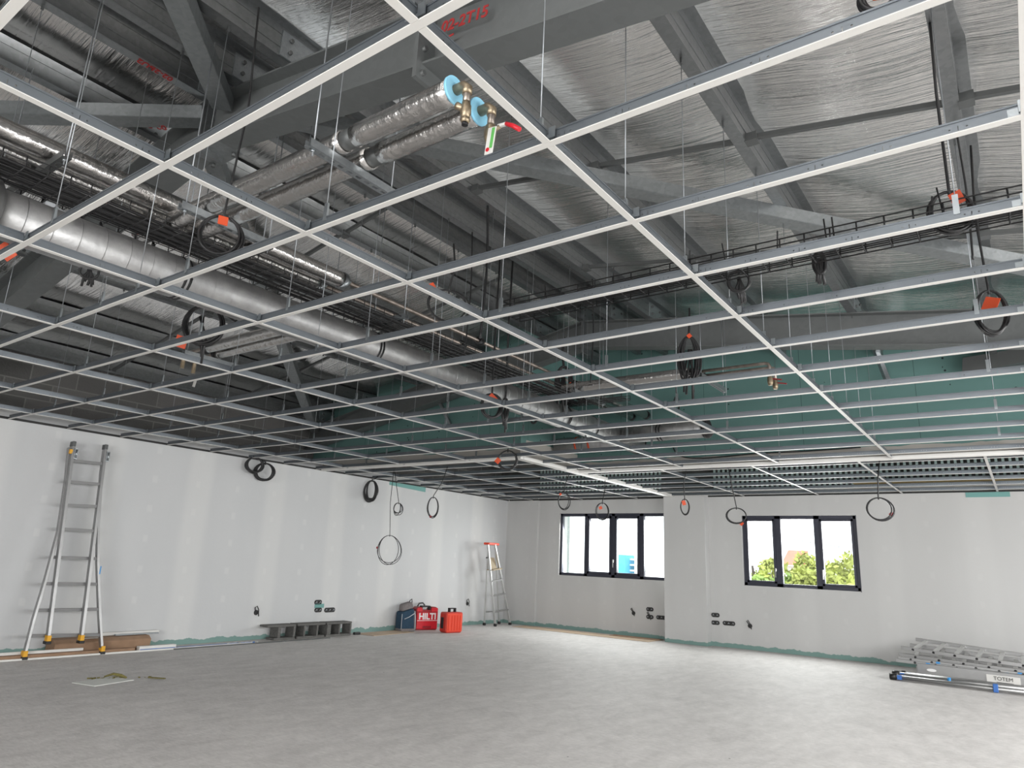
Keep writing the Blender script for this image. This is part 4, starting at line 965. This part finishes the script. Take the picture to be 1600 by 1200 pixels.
tag(MB().box((-7.62, 6.98, .02), (.05, .12, .04)).obj('rubble_piece', 'black', bevel=.01), 'small black lump on the floor right of the blocks', 'lump')
# cardboard sheets
def sheet(x, y, w, l, rz, z, mat, label, name='cardboard_sheet'):
    m = MB(); m.box((0, 0, .004), (w, l, .006)); o = m.obj(name, mat); o.location = (x, y, z); o.rotation_euler.z = rz; return tag(o, label, 'sheet')
sheet(-7.55, 7.55, .38, 1.0, .08, 0, 'ply', 'tan cardboard sheet on the floor left of the rucksack')
sheet(-5.75, 10.78, 2.9, .45, -.02, 0, 'ply', 'long tan board on the floor under the four pane window')
sheet(-4.75, 10.98, .95, .22, .02, .008, 'cardboard', 'darker cardboard strip beside the foot of the pier')
# debris patch
o = sheet(-5.80, 2.33, .28, .40, .25, 0, 'offwhite', 'pale board offcut on the floor with dried yellowish plaster beside it', 'board_offcut')
m = MB(); rn = random.Random(4)
for k in range(26):
    a = rn.uniform(0, 1); p = Vector((-5.98 + .18 * a + rn.uniform(-.05, .05), 2.32 + .42 * a + rn.uniform(-.04, .05), .006)); s_ = rn.uniform(.006, .018)
    m.box(p, (s_ * 1.5, s_, s_ * .6), Matrix.Rotation(rn.uniform(0, 3), 3, 'Z'))
m.tube([(-5.99, 2.42, .012), (-5.95, 2.48, .035), (-5.90, 2.53, .022), (-5.85, 2.56, .008)], [.006, .012, .015, .006], 8)
tag(m.obj('dried_plaster', 'plaster'), 'crumbs and lump of dried yellowish plaster on the floor', 'plaster debris', kind='stuff')
tag(MB().beam((-5.76, 2.72, .006), (-5.58, 2.78, .012), .02, .008).obj('plaster_sliver', 'plaster'), 'thin dark sliver on the floor right of the plaster lump', 'debris')

# ------------------------------------------------------------------ rucksack and tool cases
def local_parts(root, rz):
    root.rotation_euler.z = rz
def put_local(mb, name, mat, parent, bevel=0):
    o = mb.obj(name, mat); o.parent = parent; o.matrix_parent_inverse = Matrix()
    if bevel: b = o.modifiers.new('edge_bevel', 'BEVEL'); b.width = bevel; b.segments = 3; b.limit_method = 'ANGLE'
    return o
def text_local(name, body, size, M4, mat, parent, bold=0):
    o = text_mesh(name, body, size, M4, mat, parent, .002, bold); o.matrix_parent_inverse = Matrix(); return o
# local frame: +X faces the room, Y across, Z up
rs = empty('rucksack', (-7.66, 8.10, 0), 'navy and grey rucksack standing on the floor left of the red case', 'rucksack'); rs.rotation_euler.z = -.30
m = MB(); m.prism([(.09, -.13, .0), (.10, .13, .0), (.07, .12, .37), (.07, -.12, .31)], (-.22, 0, 0)); put_local(m, 'pack_body', 'navy', rs, .03)
m = MB(); m.prism([(.06, -.11, .315), (.06, .115, .375), (.04, .09, .48), (.04, -.09, .43)], (-.16, 0, 0)); put_local(m, 'top_flap', 'grey_cloth', rs, .03)
m = MB(); m.bb(-.12, .112, -.135, .135, 0, .045); put_local(m, 'base_panel', 'grey_cloth', rs, .015)
m = MB(); m.tube([(.098, -.08, .20), (.100, .0, .23), (.094, .11, .29)], .006, 6); put_local(m, 'piping', 'lgrey', rs)
m = MB(); m.tube([(.085, .12, .33), (.10, .13, .2), (.105, .13, .03)], .007, 6); m.tube([(.082, -.122, .28), (.096, -.13, .15), (.10, -.13, .03)], .005, 6); put_local(m, 'side_piping', 'lgrey', rs)
m = MB(); m.tube([(-.02, .05, .46), (-.02, .07, .50), (-.02, .10, .52), (-.02, .11, .46)], .008, 8); put_local(m, 'grab_loop', 'black', rs)
m = MB(); m.prism([(-.06, .15, .02), (-.06, .22, .02), (-.06, .20, .26), (-.06, .15, .34)], (.05, 0, 0)); put_local(m, 'shoulder_strap', 'grey_cloth', rs, .01)

h1 = empty('power_tool_case', (-7.66, 8.57, 0), 'large red tool case with white lettering on its front', 'tool case'); h1.rotation_euler.z = -.36
m = MB(); W2, Hh, D2 = .215, .385, .085
m.prism([(D2, -W2, .02), (D2, -W2 + .02, 0), (D2, W2 - .02, 0), (D2, W2, .02), (D2, W2, Hh - .03), (D2, W2 - .04, Hh), (D2, .09, Hh), (D2, .06, Hh - .05), (D2, -.08, Hh - .05), (D2, -.11, Hh), (D2, -W2 + .04, Hh), (D2, -W2, Hh - .03)], (-2 * D2, 0, 0))
put_local(m, 'case_shell', 'redside', h1, .008)
m = MB(); m.prism([(D2 + .001, -W2 + .012, .02), (D2 + .001, W2 - .012, .02), (D2 + .001, W2 - .012, Hh - .09), (D2 + .001, -W2 + .012, Hh - .09)], (.022, 0, 0)); put_local(m, 'front_panel', 'red', h1, .008)
m = MB(); m.bb(D2, D2 + .012, -W2 + .012, -.10, Hh - .08, Hh - .015); m.bb(D2, D2 + .012, .08, W2 - .012, Hh - .08, Hh - .015); put_local(m, 'upper_corners', 'red', h1, .006)
m = MB(); m.bb(D2 + .022, D2 + .026, -W2 + .02, W2 - .02, .155, .163); put_local(m, 'white_line', 'lettering', h1)
m = MB(); m.bb(D2 + .022, D2 + .027, -.08, .08, .03, .07); put_local(m, 'lower_recess', 'redside', h1, .006)
m = MB(); m.bb(-.03, .06, -.10, -.075, Hh - .05, Hh + .012); m.bb(-.03, .06, .055, .08, Hh - .05, Hh + .012); m.bb(-.02, .05, -.10, .08, Hh - .005, Hh + .018); put_local(m, 'carry_handle', 'black', h1, .006)
m = MB(); m.tube([(-.05, -.13, Hh), (-.05, -.10, Hh + .05), (-.05, -.03, Hh + .06), (-.05, .01, Hh + .02)], .014, 8); put_local(m, 'hose_adapter', 'tie', h1)
text_local('lettering', 'HILTI', .145, frame_at((D2 + .024, 0.0, .225), (0, 1, 0), (0, 0, 1)), 'lettering', h1, .005)

h2 = empty('power_tool_case', (-7.10, 8.64, 0), 'orange red ribbed tool case with black top handle, right of the larger case', 'tool case'); h2.rotation_euler.z = -.20
m = MB(); W2, Hh, D2 = .18, .335, .085
m.prism([(D2, -W2, .03), (D2, -W2 + .03, .0), (D2, W2 - .03, 0), (D2, W2, .03), (D2, W2, Hh - .02), (D2, W2 - .02, Hh), (D2, -W2 + .02, Hh), (D2, -W2, Hh - .02)], (-2 * D2, 0, 0)); put_local(m, 'case_shell', 'orangedark', h2, .01)
m = MB(); m.bb(D2, D2 + .015, -W2 + .015, W2 - .015, .02, Hh - .02); put_local(m, 'lid', 'orangered', h2, .006)
m = MB()
for yy, ww in ((-.125, .012), (-.06, .006), (.0, .005), (.06, .006), (.125, .012)): m.bb(D2 + .012, D2 + .026, yy - ww, yy + ww, .04, Hh - .05)
m.bb(D2 + .012, D2 + .02, -W2 + .03, W2 - .03, Hh - .045, Hh - .03); put_local(m, 'ribs', 'orangered', h2, .003)
m = MB(); m.bb(-.02, .04, -.075, -.055, Hh - .01, Hh + .06); m.bb(-.02, .04, .045, .065, Hh - .01, Hh + .06); m.bb(-.02, .04, -.075, .065, Hh + .05, Hh + .068); put_local(m, 'carry_handle', 'black', h2, .004)
text_local('side_lettering', 'HILTI', .045, frame_at((.0, -W2 - .0015, .17), (0, 0, -1), (1, 0, 0)), 'lettering', h2, .001)
m = MB(); m.bb(-.05, .02, -W2 - .008, -W2, .07, .25); put_local(m, 'side_latch', 'black', h2, .003)
m = MB(); m.bb(-.07, -.03, -.12, -.08, 0, .0); 

# ------------------------------------------------------------------ stepladder
F = {'fl': (-7.56, 10.16), 'fr': (-7.28, 10.27), 'bl': (-7.72, 10.80), 'br': (-7.40, 10.86)}
st = empty('step_ladder', (-7.5, 10.5, 0), 'aluminium stepladder with orange red top in the far left corner', 'stepladder')
A1_ = px(757, 968, x=-7.62); A2_ = px(774, 972, x=-7.38); A3_ = px(780, 969, x=-7.66); A4_ = px(797, 971, x=-7.42)
for p in (A1_, A2_, A3_, A4_): p.z = .03
T = px(765, 848, x=-7.50); T1 = T + Vector((-.03, -.13, 0)); T2 = T + Vector((.03, .13, 0))
# front pair (climbing side) A2-A4, rear pair A1-A3
tops = {'a': px(760, 850, x=-7.52), 'b': px(773, 850, x=-7.50)}
ztop = tops['a'].z
pairs = ((A2_, px(762, 851, x=-7.48)), (A4_, px(773, 851, x=-7.46)), (A1_, px(763, 852, x=-7.56)), (A3_, px(774, 852, x=-7.55)))
for i, (a, b) in enumerate(pairs):
    MB().beam(a, b, .022, .045 if i < 2 else .03, up=(1, 0, 0)).obj('leg', 'alubright', st)
    MB().box((a.x, a.y, a.z - .0), (.05, .05, .05)).obj('rubber_foot', 'black', st, bevel=.008)
for k, t in enumerate((.18, .38, .56)):
    a = lerp(pairs[0][0], pairs[0][1], t - .02); b = lerp(pairs[1][0], pairs[1][1], t)
    MB().beam(a, b, .07, .025).obj('step', 'alu', st)
MB().beam(lerp(*pairs[2], .15), lerp(*pairs[3], .15), .02, .02).obj('cross_bar', 'alu', st)
a = lerp(*pairs[0], .68); b = lerp(*pairs[1], .70); MB().beam(a, b, .16, .02).obj('platform_edge', 'wood_tan', st)
cc = (lerp(*pairs[0], .76) + lerp(*pairs[1], .76)) / 2 + Vector((-.05, .03, 0))
m = MB(); d_ = (pairs[1][0] - pairs[0][0]).normalized(); m.box(cc, (.012, .17, .24), Matrix.Rotation(-.35, 3, 'Y')); m.obj('raised_platform', 'wood_tan', st)
m = MB(); m.tube([lerp(*pairs[0], .88) + Vector((-.05, 0, -.07)), lerp(*pairs[0], .90) + Vector((.0, -.03, -.10))], .014, 6); m.obj('plastic_catch', 'black', st)
tc_ = (pairs[0][1] + pairs[1][1] + pairs[2][1] + pairs[3][1]) / 4
MB().box(tc_ + Vector((0, 0, .02)), (.14, .34, .045), Matrix.Rotation(.0, 3, 'Z')).obj('top_cap', 'orangered', st, bevel=.012)

# ------------------------------------------------------------------ pile of ladders on the floor at right
def rail_pts(a, ya, b, yb): return px(*a, y=ya), px(*b, y=yb)
def flat_ladder(p1, q1, p2, q2, w, h, label, rungs=5, t0=.08, name='stacked_ladder', grp='ladders piled on the floor', ext=1.35, blue=()):
    """two rails p1-q1 (rear) and p2-q2 (front), lengthened past the picture edge, with rungs"""
    e = empty(name, (p1 + p2) / 2, label, 'ladder', grp)
    Q1 = p1 + (q1 - p1) * ext; Q2 = p2 + (q2 - p2) * ext
    MB().beam(p1, Q1, w, h).obj('rail', 'alu', e, bevel=.003); MB().beam(p2, Q2, w, h).obj('rail', 'alu', e, bevel=.003)
    n = rungs
    for k in range(n):
        t = t0 + (1 - t0) * k / n
        a = lerp(p1, Q1, t); b = lerp(p2, Q2, t)
        MB().beam(a, b, .045, .022).obj('rung', 'alubright', e)
        d_ = (b - a).normalized(); MB().cyl(b + d_ * (w / 2), b + d_ * (w / 2 + .002), .016, 10).obj('rung_end', 'black', e)
    for t in blue:
        b = lerp(p2, Q2, t); MB().box(b + Vector((0, -w / 2 - .002, 0)), (.045, .003, .035)).obj('blue_tape', 'bluesk', e)
    return e
flat_ladder(px(1431, 999, y=10.7), px(1600, 1024, y=10.55), px(1408, 1012, y=10.15), px(1600, 1040, y=10.0), .03, .045, 'top ladder of the pile at right, rungs showing', 7)
flat_ladder(px(1422, 1008, y=10.7), px(1600, 1033, y=10.6), px(1412, 1024, y=10.1), px(1600, 1050, y=9.95), .03, .05, 'second ladder of the pile, just under the top one', 6)
flat_ladder(px(1405, 1022, y=10.6), px(1600, 1042, y=10.5), px(1404, 1028, y=10.0), px(1600, 1054, y=9.9), .03, .04, 'third ladder of the pile, with blue tape on its rail', 7, blue=(.25, .72))
flat_ladder(px(1410, 1030, y=10.55), px(1600, 1050, y=10.5), px(1400, 1031.5, y=9.96), px(1600, 1057, y=9.86), .03, .04, 'fourth ladder of the pile, above the wide plank', 7, t0=.12, blue=(.2, .65))
p_a = px(1434, 1046, y=9.9); p_b = px(1600, 1066, y=9.8)
pk = empty('scaffold_plank', p_a, 'wide aluminium scaffold plank with a white sign, under the ladders', 'plank')
d_ = (p_b - p_a); Qb = p_a + d_ * 1.3
MB().beam(p_a, Qb, .05, .16).obj('plank_side', 'alu', pk, bevel=.004); MB().beam(p_a + Vector((0, .3, -.02)), Qb + Vector((0, .3, -.02)), .5, .12).obj('plank_deck', 'alu', pk)
sc_ = px(1568, 1063, y=9.79); dn = d_.normalized()
MB().beam(sc_ - dn * .17 + Vector((0, -.012, 0)), sc_ + dn * .17 + Vector((0, -.012, 0)), .004, .10).obj('sign', 'white', pk)
text_mesh('sign_lettering', 'TOTEM', .060, frame_at(sc_ + Vector((.0, -.019, .012)), dn, (0, 0, 1)), 'blackpaint', pk, .0006, 0)
MB().beam(sc_ - dn * .07 + Vector((0, -.0155, -.03)), sc_ + dn * .10 + Vector((0, -.0155, -.03)), .002, .008).obj('sign_line', 'blackpaint', pk)
sc2 = px(1456, 1047, y=9.83)
m = MB(); m.add([tuple(sc2 + dn * (.055 * math.cos(t)) + Vector((0, -.03, .018 * math.sin(t)))) for t in [k * math.pi / 12 for k in range(24)]], [tuple(range(24))]); m.obj('oval_logo', 'lettering', pk)
# telescopic poles in front on the floor
for i, (a, ya, b, yb, rr, lab, mt) in enumerate((((1402, 1056), 9.45, (1600, 1074), 9.40, .032, 'thick bright telescopic pole lying in front of the wide plank', 'alu'), ((1398, 1064), 9.36, (1600, 1083), 9.30, .026, 'thin telescopic pole lying nearest the camera in the pile', 'alu'), ((1412, 1052), 9.6, (1600, 1069), 9.55, .028, 'telescopic pole half hidden beneath the wide plank', 'alu'))):
    p = px(*a, y=ya); q = px(*b, y=yb); sh = max(0, rr + .004 - min(p.z, q.z)); p.z = q.z = rr + (.028 if i != 1 else .012)
    o = MB().cyl(p, p + (q - p) * 1.3, rr, 20).obj('telescopic_pole', mt); tag(o, lab, 'pole', 'telescopic poles on the floor')
    d2 = (q - p).normalized()
    MB().cyl(p - d2 * .05, p + d2 * .02, rr + .012, 12).obj('foot_joint', 'black', o); MB().box(p + d2 * .06, (.05, .06, .05)).obj('blue_clip', 'bluepart', o)
    if i == 0: MB().cyl(p + (q - p) * .42, p + (q - p) * .45, rr + .002, 12).obj('blue_tape', 'bluesk', o)
    if i == 1: m = MB(); c_ = p + (q - p) * .80; m.box(c_ + Vector((0, -.01, .01)), (.05, .07, .09)); m.obj('clamp_lever', 'bluepart', o, bevel=.006)
o = tag(MB().beam(px(1388, 1052, y=9.4), px(1396, 1064, y=9.4), .03, .02).obj('pole_hinge', 'chrome'), 'small bent metal hinge at the left tip of the poles', 'hinge')
